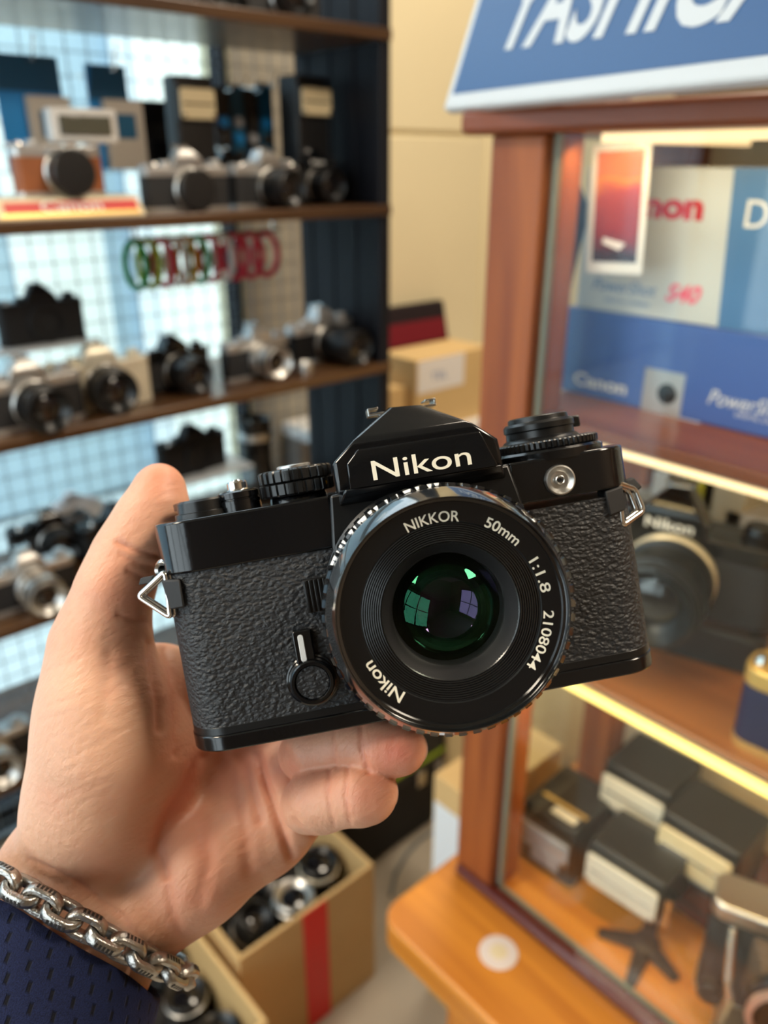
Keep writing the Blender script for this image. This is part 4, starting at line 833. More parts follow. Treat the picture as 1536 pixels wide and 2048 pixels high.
# hanging goods
def hook(t, z, y=None, L=0.16):
    MB().tube([(0, YG - YR, z), (0, YG - YR - L * 0.8, z), (0, YG - YR - L * 0.93, z + 0.004), (0, YG - YR - L, z + 0.03)], 0.0018, 6).build('hook', 'chrome', t)
def pack(px, dy, ztop, w, h, label, blue, card, cx, cw_, ch, cz):
    X = atY(px, YR + dy, ztop - 0.05); t = thing('hanging_pack', label, 'pack', (X, YR + dy, EYE + ztop - h), group='packs hanging over the rack shelf')
    MB().span((-w / 2, -0.001, 0), (w / 2, 0.001, h)).build('backing_card', blue, t)
    MB().hull([(-w / 2, -0.004, h - 0.045), (w / 2, -0.004, h - 0.045), (-w / 2, 0.004, h - 0.045), (w / 2, 0.004, h - 0.045), (-w / 2 + 0.008, -0.003, h), (w / 2 - 0.004, -0.003, h), (-w / 2 + 0.008, 0.003, h), (w / 2 - 0.004, 0.003, h)]).build('header', 'pack_teal', t, bevel=0.001)
    MB().span((cx - cw_ / 2, -0.014, cz), (cx + cw_ / 2, -0.002, cz + ch)).build('product_card', card, t, bevel=0.001)
    MB().tube([(0, YG - YR - dy, h - 0.008), (0, -0.03, h - 0.008), (0, -0.045, h + 0.022)], 0.0018, 6).build('hook', 'chrome', t)
    MB().span((cx - 0.016, -0.0148, cz + ch * 0.45), (cx + 0.016, -0.0138, cz + ch * 0.8)).build('print', 'pack_teal' if card == 'pack_card' else 'pack_card', t)
pack(60, 0.16, 0.135, 0.090, 0.150, 'blue hanging pack with a beige card above the brown camera', 'pack_blue', 'pack_card', 0.020, 0.060, 0.095, 0.005)
pack(218, 0.16, 0.130, 0.062, 0.140, 'narrow blue hanging pack with a beige card between the brown camera and the flash', 'pack_blue', 'pack_card', 0.016, 0.060, 0.095, 0.0)
def flash(label, M, w=0.072, h=0.075, d=0.075, win='flash_window', body='black_plastic', foot=True, group='flash units', ww=0.9, wh=0.45, wz=0.5, name='flash_unit', extra=None):
    t = thing(name, label, 'flash', M=M, group=group)
    MB().prism(rrect(w, d, 0.006), 0, h).build('body', body, t, bevel=0.003)
    f = MB().span((-w * ww / 2 - 0.002, -d / 2 - 0.006, h * wz - 0.002), (w * ww / 2 + 0.002, -d / 2 + 0.001, h * (wz + wh) + 0.002)).build('window_frame', 'black_satin', t, bevel=0.0015)
    MB().prism(rrect(w * ww, h * wh, 0.005, 5, 0, h * (wz + wh / 2)), 0, 0.0035, TR(0, -d / 2 - 0.0055, 0) @ RX(PI / 2)).build('flash_window', win, f, bevel=0.001)
    MB().span((-w * ww * 0.44, -d / 2 - 0.0096, h * (wz + wh * 0.46)), (w * ww * 0.44, -d / 2 - 0.0088, h * (wz + wh * 0.54))).build('flash_tube', 'chrome', f)
    for sx in (-1, 1): MB().lathe([(0.0001, 0.002), (0.0028, 0.0015), (0.003, 0)], 14, TR(sx * (w * ww / 2 - 0.004), -d / 2 - 0.0088, h * wz + 0.005) @ RX(PI / 2)).build('stud', 'chrome', f)
    MB().span((-w * 0.25, -d / 2 - 0.001, h * 0.12), (w * 0.25, -d / 2 + 0.001, h * 0.32)).build('sensor_panel', 'clear_grey', t)
    if foot: MB().span((-0.009, -0.009, -0.010), (0.009, 0.009, 0.001)).span((-0.011, -0.010, -0.012), (0.011, 0.010, -0.009)).build('foot', 'black_satin', t)
    return t
flash('black flash with a beige window standing behind the capped silver camera', TR(atY(388, YR + 0.13, 0.0), YR + 0.13, ST[1] + 0.012) , 0.066, 0.175, 0.04, 'flash_amber', wz=0.66, wh=0.24, group='flashes on the rack')
flash('black flash with a beige window at the dark end of the rack shelf', TR(atY(612, YR + 0.15, 0.0), YR + 0.15, ST[1] + 0.012) @ RZ(0.1), 0.075, 0.19, 0.05, 'flash_amber', wz=0.68, wh=0.22, group='flashes on the rack')
t = thing('leaning_case', 'flat black case leaning against the mesh beside the flash', 'case', M=TR(atY(335, YR + 0.19, -0.02), YR + 0.19, ST[1]) @ RX(-0.2))
MB().prism(rrect(0.06, 0.016, 0.004), 0, 0.16).build('shell', 'black_matte', t, bevel=0.003); MB().span((-0.012, -0.011, 0.10), (0.012, -0.007, 0.125)).build('clasp', 'tarnish', t)
for i, (px, h) in enumerate(((450, 0.15), (478, 0.155), (506, 0.15), (534, 0.16))):
    lab = ('blister pack of small parts hanging next to the tall flash', 'second hanging blister pack from the tall flash', 'third hanging blister pack from the tall flash', 'last hanging blister pack before the dark rack end')[i]
    t = thing('blister_pack', lab, 'pack', (atY(px, YR + 0.20, 0.03), YR + 0.20, EYE - 0.035), group='blister packs')
    MB().span((-0.016, -0.001, 0), (0.016, 0.001, h)).build('card', ('black_plastic', 'pack_teal')[i % 2], t)
    for j in range(4): MB().lathe([(0.0001, 0.006), (0.008, 0.006), (0.010, 0.0)], 12, TR(0, -0.001, 0.02 + j * 0.026) @ RX(PI / 2)).build('bubble', ('pack_blue', 'clear_grey', 'tarnish')[(i + j) % 3], t)
    MB().tube([(0, 0.06, h - 0.006), (0, -0.03, h - 0.006), (0, -0.04, h + 0.015)], 0.0016, 6).build('hook', 'chrome', t)
rod = thing('strap_rail', 'thin rail under the shelf carrying colourful wrist straps', 'rail', (0, YR + 0.17, ST[1] - TH_S - 0.028))
MB().tube([(atY(255, YR + 0.17, -0.1), 0, 0), (atY(560, YR + 0.17, -0.1), 0, 0)], 0.0018, 8, upv=(0, 0, 1)).build('bar', 'chrome', rod)
for s_ in (270, 545): MB().span((atY(s_, YR + 0.17, -0.1) - 0.002, -0.002, 0), (atY(s_, YR + 0.17, -0.1) + 0.002, 0.002, 0.028)).build('hanger', 'chrome', rod)
STR = [(272, 'green', 'dark green wrist strap, first on the rail'), (298, 'lime', 'lime wrist strap next to the dark green one'), (325, 'crimson', 'red wrist strap between the lime and white ones'), (352, 'white_plastic', 'white wrist strap beside the lone red one'), (372, 'amber', 'amber wrist strap in the middle of the rail'), (396, 'green', 'dark green wrist strap between amber and red'), (420, 'crimson', 'red wrist strap right of the amber one'), (446, 'white_plastic', 'white wrist strap before the big red loops'), (470, 'crimson', 'wide red strap loop, third from the rail end'), (500, 'crimson', 'wide red strap loop, second from the rail end'), (532, 'crimson', 'wide red strap loop at the rail end')]
for i, (px, m_, lab) in enumerate(STR):
    t = thing('wrist_strap', lab, 'strap', (atY(px, YR + 0.17, -0.15), YR + 0.17, ST[1] - TH_S - 0.105), group='wrist straps on the rail'); w_ = 0.017 if px < 460 else 0.024
    rg = (-0.25 if px < 460 else -0.1)
    path = [(w_ * math.sin(a) * math.cos(rg), w_ * math.sin(a) * math.sin(rg), 0.037 + 0.036 * math.cos(a)) for a in np.linspace(0, 2 * PI, 28, endpoint=False)]
    MB().tube(path, 0.0058, 8, True).build('loop', m_, t, angle=80)
    MB().lathe([(0.003, 0.0), (0.0045, 0.001), (0.0045, 0.010), (0.003, 0.011)], 12, TR(0, 0, 0.066), caps=True).build('clasp', 'chrome', t)
# ------------------------------------------------------------------ glass display cabinet (front pane faces -x)
XC = 0.60; XB = 0.90; Y1 = 0.457; Y2 = 0.516; YN = -0.42            # front plane, back plane, corner post from Y1 to Y2, far end towards the viewer's right
ZL, ZS2, ZS1, ZT = EYE - 0.851, EYE - 0.5016, EYE - 0.2376, EYE + 0.0222
cab = thing('display_cabinet', 'red-brown wooden display cabinet with glass front and lit shelves', 'cabinet', (XC, 0, 0))
def cb(mb, name, m, parent=None, bevel=0.0): return mb.build(name, m, parent or cab, 1.0, (-XC, 0, 0), bevel)
cb(MB().span((XC - 0.012, Y1, ZL), (XC + 0.045, Y2, ZT)), 'post', 'redwood', bevel=0.003)
cb(MB().span((XB - 0.05, Y1 + 0.01, ZL), (XB, Y2, ZT)), 'post', 'redwood', bevel=0.003)
cb(MB().span((XC - 0.012, YN, ZL), (XC + 0.045, YN + 0.06, ZT)), 'post', 'redwood', bevel=0.003)
cb(MB().span((XB - 0.05, YN, ZL), (XB, YN + 0.06, ZT)), 'post', 'redwood', bevel=0.003)
cb(MB().span((XC - 0.028, YN - 0.02, ZT), (XB + 0.02, 0.540, ZT + 0.020)), 'top_board', 'redwood_h', bevel=0.005)
ledge = [(0.466, YN - 0.02), (XB + 0.02, YN - 0.02), (XB + 0.02, 0.534), (0.50, 0.534)]
for k in range(7): a = math.radians(90 + 90 * k / 6); ledge.append((0.496 + 0.030 * math.cos(a), 0.504 + 0.030 * math.sin(a)))
cb(MB().prism(ledge, ZL - 0.045, ZL), 'ledge', 'pine', bevel=0.004)
cb(MB().span((0.565, YN, 0.06), (XB, 0.50, ZL - 0.045)), 'lower_cabinet', 'pine', bevel=0.003)
for k in range(2):
    ya = 0.48 - k * 0.45; d = cb(MB().span((0.553, ya - 0.43, 0.08), (0.5655, ya, ZL - 0.07)), 'door', 'pine', bevel=0.004)
    cb(MB().lathe([(0.0001, 0.018), (0.010, 0.016), (0.012, 0.010), (0.006, 0)], 20, TR(0.553, ya - 0.40 if k == 0 else ya - 0.03, ZL - 0.2) @ RY(-PI / 2)), 'knob', 'tarnish', d)
cb(MB().span((0.578, YN, 0), (XB - 0.02, 0.48, 0.06)), 'plinth', 'dark_rail')
cb(MB().span((XC - 0.020, YN, ZL), (XC - 0.001, Y2 - 0.005, ZL + 0.016)), 'glass_rail', 'dark_rail', bevel=0.004)
pn = cb(MB().span((XC, YN + 0.06, ZL + 0.002), (XC + 0.004, Y1, ZT)), 'front_glass', 'pane')
cb(MB().span((XC - 0.0005, YN + 0.06, ZL + 0.001), (XC + 0.0065, Y1, ZL + 0.0115)), 'glass_edge', 'glass_edge', pn)
cb(MB().span((XC + 0.0005, Y1 - 0.006, ZL), (XC + 0.006, Y1 - 0.0005, ZT)), 'glass_edge', 'glass_edge', pn)
cb(MB().span((XC + 0.05, Y2 - 0.014, ZL + 0.002), (XB - 0.05, Y2 - 0.010, ZT)), 'side_glass', 'pane')
cb(MB().span((XB - 0.012, YN + 0.06, ZL), (XB - 0.004, Y1 + 0.01, ZT)), 'back_panel', 'pack_cream')
for z, m_ in ((ZS1, 'redwood_h'), (ZS2, 'shelf_orange')):
    sh = cb(MB().span((XC + 0.012, YN + 0.062, z), (XB - 0.012, Y2 - 0.02, z + 0.014)), 'shelf', m_, bevel=0.002)
    cb(MB().span((XC + 0.008, YN + 0.062, z - 0.003), (XC + 0.0125, Y1 - 0.01, z + (0.008 if z == ZS2 else 0.003))), 'led_channel', 'satin_chrome', sh)
    cb(MB().span((XC + 0.0055, YN + 0.062, z - 0.003), (XC + 0.0078, Y1 - 0.013, z + (0.0062 if z == ZS2 else 0.0025))), 'led_strip', 'led_warm' if z == ZS2 else 'led_soft', sh)
def strip_light(z, w_, watts):              # the light that the LED tape gives, shining down from the shelf's front edge
    ld = bpy.data.lights.new('led_light', 'AREA'); ld.shape = 'RECTANGLE'; ld.size = 0.010; ld.size_y = w_; ld.energy = watts; ld.color = (1.0, 0.70, 0.32)
    lo_ = bpy.data.objects.new('led_light', ld); COL.objects.link(lo_); lo_.parent = cab; lo_.location = (0.022, (YN + 0.062 + Y1) / 2, z - 0.006); lo_.rotation_euler = (0, -0.35, 0)
strip_light(ZS2, 0.8, 1.0); strip_light(ZS1, 0.8, 0.4); strip_light(ZT - 0.004, 0.8, 0.45)
tl = cb(MB().span((XC + 0.010, YN + 0.062, ZT - 0.0075), (XC + 0.020, Y1 - 0.04, ZT - 0.0005)), 'led_strip', 'led_soft')
cb(MB().span((XC + 0.05, Y1 - 0.055, ZT - 0.0075), (XB - 0.06, Y1 - 0.047, ZT - 0.0005)), 'led_strip', 'led_soft')
# sticker on the ledge
c_ = onZ(997, 1905, ZL - EYE)
st_ = tag(MB().lathe([(0.0001, 0.0012), (0.019, 0.0012), (0.0225, 0.0008), (0.023, 0)], 40).build('round_sticker', 'sticker'), 'round white sticker on the orange wooden ledge', 'sticker'); st_.location = (c_[0], c_[1], ZL + 0.0002)
MB().lathe([(0.010, 0.0011), (0.010, 0.0016), (0.0095, 0.0017), (0.0001, 0.0017)], 30).build('print', 'ink_pink' if False else 'sign_cream', st_)
# lettered sign leaning back on top of the cabinet
zt = ZT + 0.0202
bl = onZ(880, 224, zt - EYE); A0 = np.array([0.578, 0, 0])
PLb = onX(884, 223, 0.578); PLb[2] = zt - EYE
br_ = onX(1536, 152, 0.50)
dirv = br_ - PLb; dirv[2] = 0; dirv /= np.linalg.norm(dirv)
sg = thing('shop_sign', 'blue sign with white slanted lettering leaning on top of the wooden cabinet', 'sign')
leanv = np.array([-dirv[1], dirv[0], 0]);
if leanv[0] < 0: leanv = -leanv
LEAN = 0.34
upS = leanv * math.sin(LEAN) + ZZ * math.cos(LEAN); nS = np.cross(dirv, upS)
if nS[0] > 0: nS = -nS
SM = Matrix([[dirv[0], upS[0], nS[0], PLb[0]], [dirv[1], upS[1], nS[1], PLb[1]], [dirv[2], upS[2], nS[2], zt], [0, 0, 0, 1]])
sg.matrix_world = SM
SWd, SHt = 0.50, 0.21
MB().prism([(0, 0.001), (SWd, 0.001), (SWd, SHt), (0.0, SHt)], -0.012, 0).build('panel', 'sign_white', sg, bevel=0.003)
MB().prism([(0.010, 0.014), (SWd - 0.010, 0.014), (SWd - 0.010, SHt - 0.012), (0.010, SHt - 0.012)], -0.001, 0.0006).build('blue_field', 'sign_blue', sg)
MB().span((0.1, 0.02, -0.10), (0.12, 0.10, -0.012)).span((0.38, 0.02, -0.10), (0.40, 0.10, -0.012)).build('stand', 'steel_post', sg)
def sign_pt(px, py):                          # pixel -> sign plane coordinates
    r = ray(px, py); o = np.array([0, 0, EYE]) - np.array([PLb[0], PLb[1], zt]); k = -o.dot(nS) / r.dot(nS); q_ = o + r * k; return q_.dot(dirv), q_.dot(upS)
ta = sign_pt(1003, 97); tb_ = sign_pt(1512, 33); ang = math.atan2(tb_[1] - ta[1], tb_[0] - ta[0])
put_text_part(sg, 'YASHICA', math.hypot(tb_[0] - ta[0], tb_[1] - ta[1]) * 1.10, 0.062, TR(ta[0] - 0.003, ta[1], 0.0006) @ RZ(ang * 0.9), 'sign_white', 0.022, 0.18, 0.0006)
# boxed digital cameras on the upper shelf
XBX = 0.70
def carton(name, label, lo_, hi_, m_, group=None):
    t = thing(name, label, 'box', ((lo_[0] + hi_[0]) / 2, (lo_[1] + hi_[1]) / 2, lo_[2]), group=group); o = np.array(t.location)
    MB().span(np.array(lo_) - o, np.array(hi_) - o).build('carton', m_, t, bevel=0.0015)
    return t, o
zb0 = ZS1 + 0.0142; zb1 = zb0 + 0.088; zb2 = zb1 + 0.132
yb_l = atX(1118, XBX, -0.235); yb_u = atX(1152, XBX, -0.135)
t, o = carton('camera_box', 'glossy blue boxed camera carton standing under the white and blue one', (XBX, yb_l - 0.33, zb0), (XBX + 0.16, yb_l, zb1), 'box_blue', 'boxed cameras in the cabinet')
FX = lambda x, y, z, o: TR(x - o[0], y - o[1], z - o[2]) @ RZ(-PI / 2) @ RX(PI / 2)     # text plane on a face that looks towards -x
def face(px, py): return onX(px, py, XBX) + np.array([0, 0, EYE])
def face_text(t, o, body, p0, p1, h, m_, weight=0.02, shear=0.0):
    a = face(*p0); b = face(*p1); ang_ = 0.0
    put_text_part(t, body, abs(b[1] - a[1]), h, FX(XBX, a[1], a[2], o), m_, weight, shear, 0.0004)
face_text(t, o, 'Canon', (1147, 766), (1252, 782), 0.0125, 'print_white', 0.03)
face_text(t, o, 'PowerShot', (1415, 806), (1580, 850), 0.0135, 'print_white', 0.0, 0.3)
face_text(t, o, 'DIGITAL CAMERA', (1470, 832), (1575, 860), 0.0035, 'print_white', 0.0)
a = face(1282, 812); b = face(1372, 750)
MB().span((XBX - 0.0006 - o[0], b[1] - o[1], a[2] - o[2] - 0.004), (XBX + 0.0005 - o[0], a[1] - o[1], b[2] - o[2])).build('printed_camera', 'silver_paint', t, bevel=0.0)
MB().lathe([(0.0001, 0.0012), (0.009, 0.0012), (0.010, 0.0008)], 28, FX(XBX, b[1] + 0.016, (a[2] + b[2]) / 2 - 0.002, o)).build('printed_lens', 'black_satin', t)
for (p0, p1) in (((1190, 845), (1250, 822)), ((1290, 865), (1400, 845))):
    a = face(*p0); b = face(*p1); MB().span((XBX - 0.0005 - o[0], b[1] - o[1], a[2] - o[2]), (XBX - o[0] + 0.0003, a[1] - o[1], b[2] - o[2])).build('print', 'label_white', t)
t, o = carton('camera_box', 'white and blue boxed camera carton stacked on the glossy blue carton', (XBX, yb_u - 0.33, zb1 + 0.0005), (XBX + 0.16, yb_u, zb2), 'box_white', 'boxed cameras in the cabinet')
ys = face(1452, 500)[1]
MB().prism([(-(ys - 0.004), zb1 + 0.001), (-(yb_u - 0.329), zb1 + 0.001), (-(yb_u - 0.329), zb2 - 0.0005), (-(ys + 0.004), zb2 - 0.0005)], 0.0, 0.0005, TR(XBX - o[0], -o[1], -o[2]) @ RZ(-PI / 2) @ RX(PI / 2)).build('blue_field', 'box_sky', t)
face_text(t, o, 'Canon', (1205, 428), (1404, 440), 0.0205, 'ink_red', 0.05)
face_text(t, o, 'PowerShot', (1185, 578), (1312, 592), 0.0115, 'ink_blue', 0.0, 0.3)
face_text(t, o, 'S40', (1330, 600), (1400, 606), 0.0150, 'ink_pink', 0.03, 0.3)
face_text(t, o, 'DIGITAL CAMERA', (1210, 602), (1300, 608), 0.0035, 'ink_blue', 0.0)
a = face(1488, 455)
put_text_part(t, 'DIGITAL', 0.11, 0.022, FX(XBX - 0.0005, a[1], a[2], o), 'print_white', 0.0, 0.0, 0.0004)
# photo card taped behind the glass
XP = 0.655
pc0 = onX(1172, 540, XP) + np.array([0, 0, EYE]); pc1 = onX(1320, 320, XP) + np.array([0, 0, EYE]); pw = pc0[1] - pc1[1] - 0.004; ph = 0.108
pt = thing('photo_print', 'small colour photo with white border hanging in front of the white carton', 'photo', M=TR(XP, pc0[1], pc0[2] - 0.002) @ RZ(-PI / 2) @ RY(-0.05) @ RX(PI / 2))
MB().span((0, 0, -0.0006), (pw, ph, 0)).build('paper', 'paper_white', pt)
MB().span((0.006, 0.010, 0), (pw - 0.006, ph - 0.006, 0.0004)).build('picture', 'photo_print', pt)
MB().hull([(0.016, 0.026, 0.0004), (0.034, 0.020, 0.0004), (0.040, 0.026, 0.0004), (0.026, 0.026, 0.0004), (0.017, 0.031, 0.0004), (0.017, 0.031, 0.0005)]).build('printed_shape', 'sticker', pt)
MB().tube([(pw * 0.2, ph - 0.001, -0.0004), (pw * 0.3, ph + 0.020, -0.0004), (pw * 0.6, ph + 0.034, -0.0004)], 0.0012, 6).build('hanging_thread', 'white_plastic', pt)
# blue strap hanging beside the cartons
sp3 = [(1112, 300), (1128, 345), (1150, 375), (1162, 410), (1160, 450), (1146, 500), (1132, 560), (1120, 620), (1104, 690), (1092, 740)]
XS = 0.66; pts = [onX(x, y, XS) + np.array([0, 0, EYE]) for x, y in sp3]; b0 = pts[-1]
stp = thing('camera_strap', 'dark blue camera strap hanging inside the cabinet beside the cartons', 'strap', tuple(b0))
MB().tube([tuple(p - b0) for p in pts], [0.003, 0.004, 0.006, 0.007, 0.007, 0.0075, 0.0075, 0.007, 0.006, 0.004], 8, flat=0.25, upv=(1, 0, 0)).build('webbing', 'strap_blue', stp)
p = onX(1133, 486, XS) + np.array([0, 0, EYE]) - b0
hk = pts[0] - b0; MB().tube([tuple(hk), (hk[0], hk[1], ZT - b0[2])], 0.0015, 6).build('hanger', 'chrome', stp)
MB().span(p - np.array([0.004, 0.012, 0.008]), p + np.array([0.004, 0.012, 0.008])).build('buckle', 'black_plastic', stp, bevel=0.003)
tip = onX(1092, 740, XS); MB().tube([(0, 0, 0), (0.002, 0.006, -0.06), (0.0, 0.012, -0.13), (0.0, 0.014, -(EYE + b0[2] - EYE - ZS1 - 0.0145) + 0.0)], [0.0035, 0.004, 0.004, 0.003], 8, flat=0.3, upv=(1, 0, 0)).build('webbing_end', 'strap_blue', stp)
# middle shelf: big black SLR, navy camera, small boxes
zm = ZS2 + 0.0142
g2 = 'cameras in the glass cabinet'
bigc = slr('large black film camera with a chrome-ringed lens on the lit cabinet shelf', (0.735, atX(1300, 0.70, -0.40), zm + 0.045), -PI / 2 + 0.30, 'black_paint', 'dark_leather', 'black', 0.05, group=g2, s=1.58, mark='Nikon', ring='champagne', w=0.14)
MB().prism(rrect(0.139, 0.034, 0.010), -0.028, -0.0002).build('motor_drive', 'black_plastic', bigc, bevel=0.003); MB().prism(rrect(0.036, 0.030, 0.012), -0.028, 0.030).build('grip', 'dark_rubber', bigc, bevel=0.004).location = (-0.055, -0.028, 0)
slr('navy blue camera with gold fittings at the edge of the cabinet shelf', (0.655, atX(1655, 0.65, -0.45), zm), -PI / 2 + 0.1, 'gold', 'navy_leather', None, 0.03, group=g2, s=1.35, prism=False, w=0.11)
for i, (px, w_, h_, m_, lab) in enumerate(((1345, 0.05, 0.15, 'paper_white', 'tall white box at the back of the camera shelf'), (1400, 0.035, 0.17, 'yellow_pack', 'yellow-green film box at the back of the camera shelf'), (1445, 0.05, 0.16, 'pack_cream', 'cream box at the back of the camera shelf'), (1505, 0.06, 0.13, 'paper_white', 'wide white box at the back of the camera shelf, cut by the photo edge'), (1290, 0.045, 0.12, 'pack_card', 'grey-brown box at the back of the camera shelf'))):
    y_ = atX(px, 0.85, -0.38); t, o = carton('film_box', lab, (0.840, y_ - w_ / 2, zm), (0.884, y_ + w_ / 2, zm + h_), m_, 'boxes at the back of the camera shelf')
    MB().span((0.8395 - o[0], -w_ * 0.35, h_ * 0.3), (0.8402 - o[0], w_ * 0.35, h_ * 0.6)).build('print', ('ink_blue', 'green', 'ink_red', 'velvet_black', 'sign_cream')[i], t)
# bottom of the cabinet: flashes on the ledge
fg = 'flashes in the glass cabinet'
def place(px, X, Z): return (X, atX(px, X, Z - EYE), Z)
c1 = flash('black flash with a wide pale window on a star-shaped stand foot', TR(*place(1272, 0.705, ZL + 0.045)) @ RZ(-PI / 2 + 0.06), 0.098, 0.062, 0.075, 'flash_window', foot=False, group=fg, ww=0.93, wh=0.72, wz=0.12)
MB().lathe([(0.0001, 0.0), (0.006, 0.0), (0.006, 0.03), (0.009, 0.044), (0.009, 0.046)], 16).build('pivot', 'chrome', c1).location = (0.052, -0.030, 0.0)
MB().lathe([(0.008, -0.036), (0.008, 0.001)], 16, caps=True).build('stem', 'black_plastic', c1)
ft = thing('flash_stand', 'black plastic star-shaped stand foot under the flash with the wide window', 'stand', place(1290, 0.672, ZL))
star = MB()
for k, (a_, L_) in enumerate(((math.radians(195), 0.062), (math.radians(255), 0.050), (math.radians(20), 0.05), (math.radians(120), 0.055))):
    d_ = Vector((math.cos(a_), math.sin(a_), 0)); n_ = Vector((-d_.y, d_.x, 0))
    MB().hull([tuple(d_ * x_ + n_ * s * w_ + Vector((0, 0, z_))) for x_, w_, z_ in ((0.0, 0.012, 0.0005), (0.0, 0.010, 0.010), (L_, 0.006, 0.0005), (L_, 0.005, 0.006)) for s in (-1, 1)]).build('arm', 'black_plastic', ft, bevel=0.002)
MB().lathe([(0.016, 0.0005), (0.016, 0.009), (0.012, 0.0112), (0.0001, 0.0112)], 28).build('hub', 'black_plastic', ft)
c2 = flash('black flash lying face up with a small gold label, beside the star-footed flash', TR(*place(1130, 0.72, ZL + 0.001)) @ RZ(-PI / 2 + 0.05), 0.082, 0.092, 0.10, 'clear_grey', foot=False, group=fg, ww=0.9, wh=0.36, wz=0.42)
MB().span((-0.005, -0.040, 0.0915), (0.030, -0.026, 0.0930)).build('white_label', 'flash_window', c2, bevel=0.0004); MB().span((-0.030, -0.022, 0.0915), (0.036, -0.016, 0.0925)).build('gold_label', 'gold', c2)
c3_ = flash('black flash with a pale window at the back of the cabinet, farther from the glass', TR(*place(1292, 0.80, ZL + 0.062)) @ RZ(-PI / 2 + 0.04), 0.092, 0.085, 0.085, 'flash_window', foot=False, group=fg, ww=0.92, wh=0.55, wz=0.30)
c4 = flash('black flash with a bright amber-lit window, next to the back one', TR(*place(1412, 0.775, ZL + 0.062)) @ RZ(-PI / 2 + 0.02), 0.096, 0.085, 0.085, 'flash_amber', foot=False, group=fg, ww=0.92, wh=0.60, wz=0.26)
bk = thing('riser_block', 'dark wooden block raising the two back flashes', 'block', (0.80, atX(1345, 0.80, -0.8), ZL))
MB().span((-0.055, -0.12, 0.0005), (0.055, 0.11, 0.061)).build('block', 'dark_rail', bk, bevel=0.002); MB().span((-0.0552, -0.12, 0.02), (-0.0545, 0.11, 0.024)).build('edge_line', 'black_matte', bk)
# folding camera in the near corner
fl = thing('folding_camera', 'old black folding camera with bellows and a pink-silver lens ring', 'camera', M=TR(*place(1560, 0.675, ZL)) @ RZ(-PI / 2 + 0.35) @ Matrix.Scale(1.45, 4))
MB().prism(rrect(0.125, 0.034, 0.010), 0.004, 0.082).build('body', 'dark_leather', fl).location = (0, 0.03, 0)
MB().prism(rrect(0.126, 0.035, 0.010), 0.082, 0.096).build('top_plate', 'satin_chrome', fl, bevel=0.002).location = (0, 0.03, 0)
MB().prism(rrect(0.126, 0.035, 0.010), 0.0, 0.0045).build('base_plate', 'satin_chrome', fl).location = (0, 0.03, 0)
MB().span((-0.02, -0.004, 0.096), (0.02, 0.024, 0.112)).build('finder', 'black_satin', fl, bevel=0.002).location = (0, 0.02, 0)
bel = []
for k in range(11):
    y_ = 0.013 - k * 0.0032; r_ = (0.033 - 0.0009 * k) * (1.0 if k % 2 else 0.88); bel.append([(sx * r_ + 0.0, y_, 0.055 + sz * r_ * 0.82) for sx, sz in ((-1, -1), (1, -1), (1, 1), (-1, 1))])
MB().loft(bel).build('bellows', 'bellows', fl, angle=10)
ls = MB().lathe([(0.032, -0.002), (0.032, 0.004), (0.028, 0.008), (0.022, 0.010), (0.022, 0.012), (0.0001, 0.010)], 40, TR(0, -0.020, 0.060) @ FRONT).build('lens_board', 'black_satin', fl)
MB().lathe([(0.026, 0.008), (0.0305, 0.010), (0.0305, 0.013), (0.026, 0.014)], 44, TR(0, -0.020, 0.060) @ FRONT).build('lens_ring', 'pink_ring', ls)
MB().lathe([(0.013, 0.0115), (0.008, 0.014), (0.0001, 0.015)], 30, TR(0, -0.020, 0.060) @ FRONT).build('front_glass', 'clear_lens', ls)
for sx in (-1, 1):
    MB().tube([(sx * 0.046, 0.013, 0.078), (sx * 0.043, -0.018, 0.062), (sx * 0.040, -0.020, 0.050)], 0.003, 8).build('strut', 'chrome', fl); MB().tube([(sx * 0.046, 0.013, 0.006), (sx * 0.043, -0.018, 0.020), (sx * 0.040, -0.020, 0.050)], 0.003, 8).build('strut', 'satin_chrome', fl)
MB().span((-0.046, -0.040, 0.0), (0.046, 0.013, 0.004)).build('drop_bed', 'satin_chrome', fl, bevel=0.001)
MB().lathe([(0.0001, 0.010), (0.008, 0.010), (0.009, 0.009), (0.009, 0.0)], 24, TR(-0.052, 0.0, 0.03) @ FRONT).build('focus_knob', 'tarnish', fl)

# ------------------------------------------------------------------ table with boxes behind
zt_ = EYE - 0.555
yt0, yt1 = 1.20, 1.50
x0 = 1.02; x1 = 1.75
tb2 = thing('side_table', 'pale side table against the cream wall holding cardboard boxes', 'table', (1.38, 1.35, 0))
MB().span((x0 - 1.38, yt0 - 1.35, zt_ - 0.03), (x1 - 1.38, yt1 - 1.35, zt_)).build('table_top', 'white_plastic', tb2, bevel=0.004)
for sx in (x0 + 0.03, x1 - 0.03):
    for sy in (yt0 + 0.03, yt1 - 0.03): MB().span((sx - 0.02 - 1.38, sy - 0.02 - 1.35, 0), (sx + 0.02 - 1.38, sy + 0.02 - 1.35, zt_ - 0.03)).build('leg', 'steel_post', tb2)
xa = atY(832, 1.22, -0.48); xb = atY(972, 1.22, -0.50)
t, o = carton('cardboard_box', 'tan cardboard box with a white paper note, on the pale side table', (xa, 1.22, zt_ + 0.0005), (xb, 1.34, zt_ + 0.165), 'cardboard_pale')
MB().span((xa + 0.004 - o[0], 1.2192 - o[1], 0.090), (xa + 0.150 - o[0], 1.2205 - o[1], 0.162)).build('paper_note', 'paper_white', t)
put_text_part(t, 'TEL', 0.05, 0.016, TR(xa + 0.045 - o[0], 1.2192 - o[1], 0.115) @ RX(PI / 2), 'ink_blue', 0.0)
xc2 = atY(762, 1.25, -0.48)
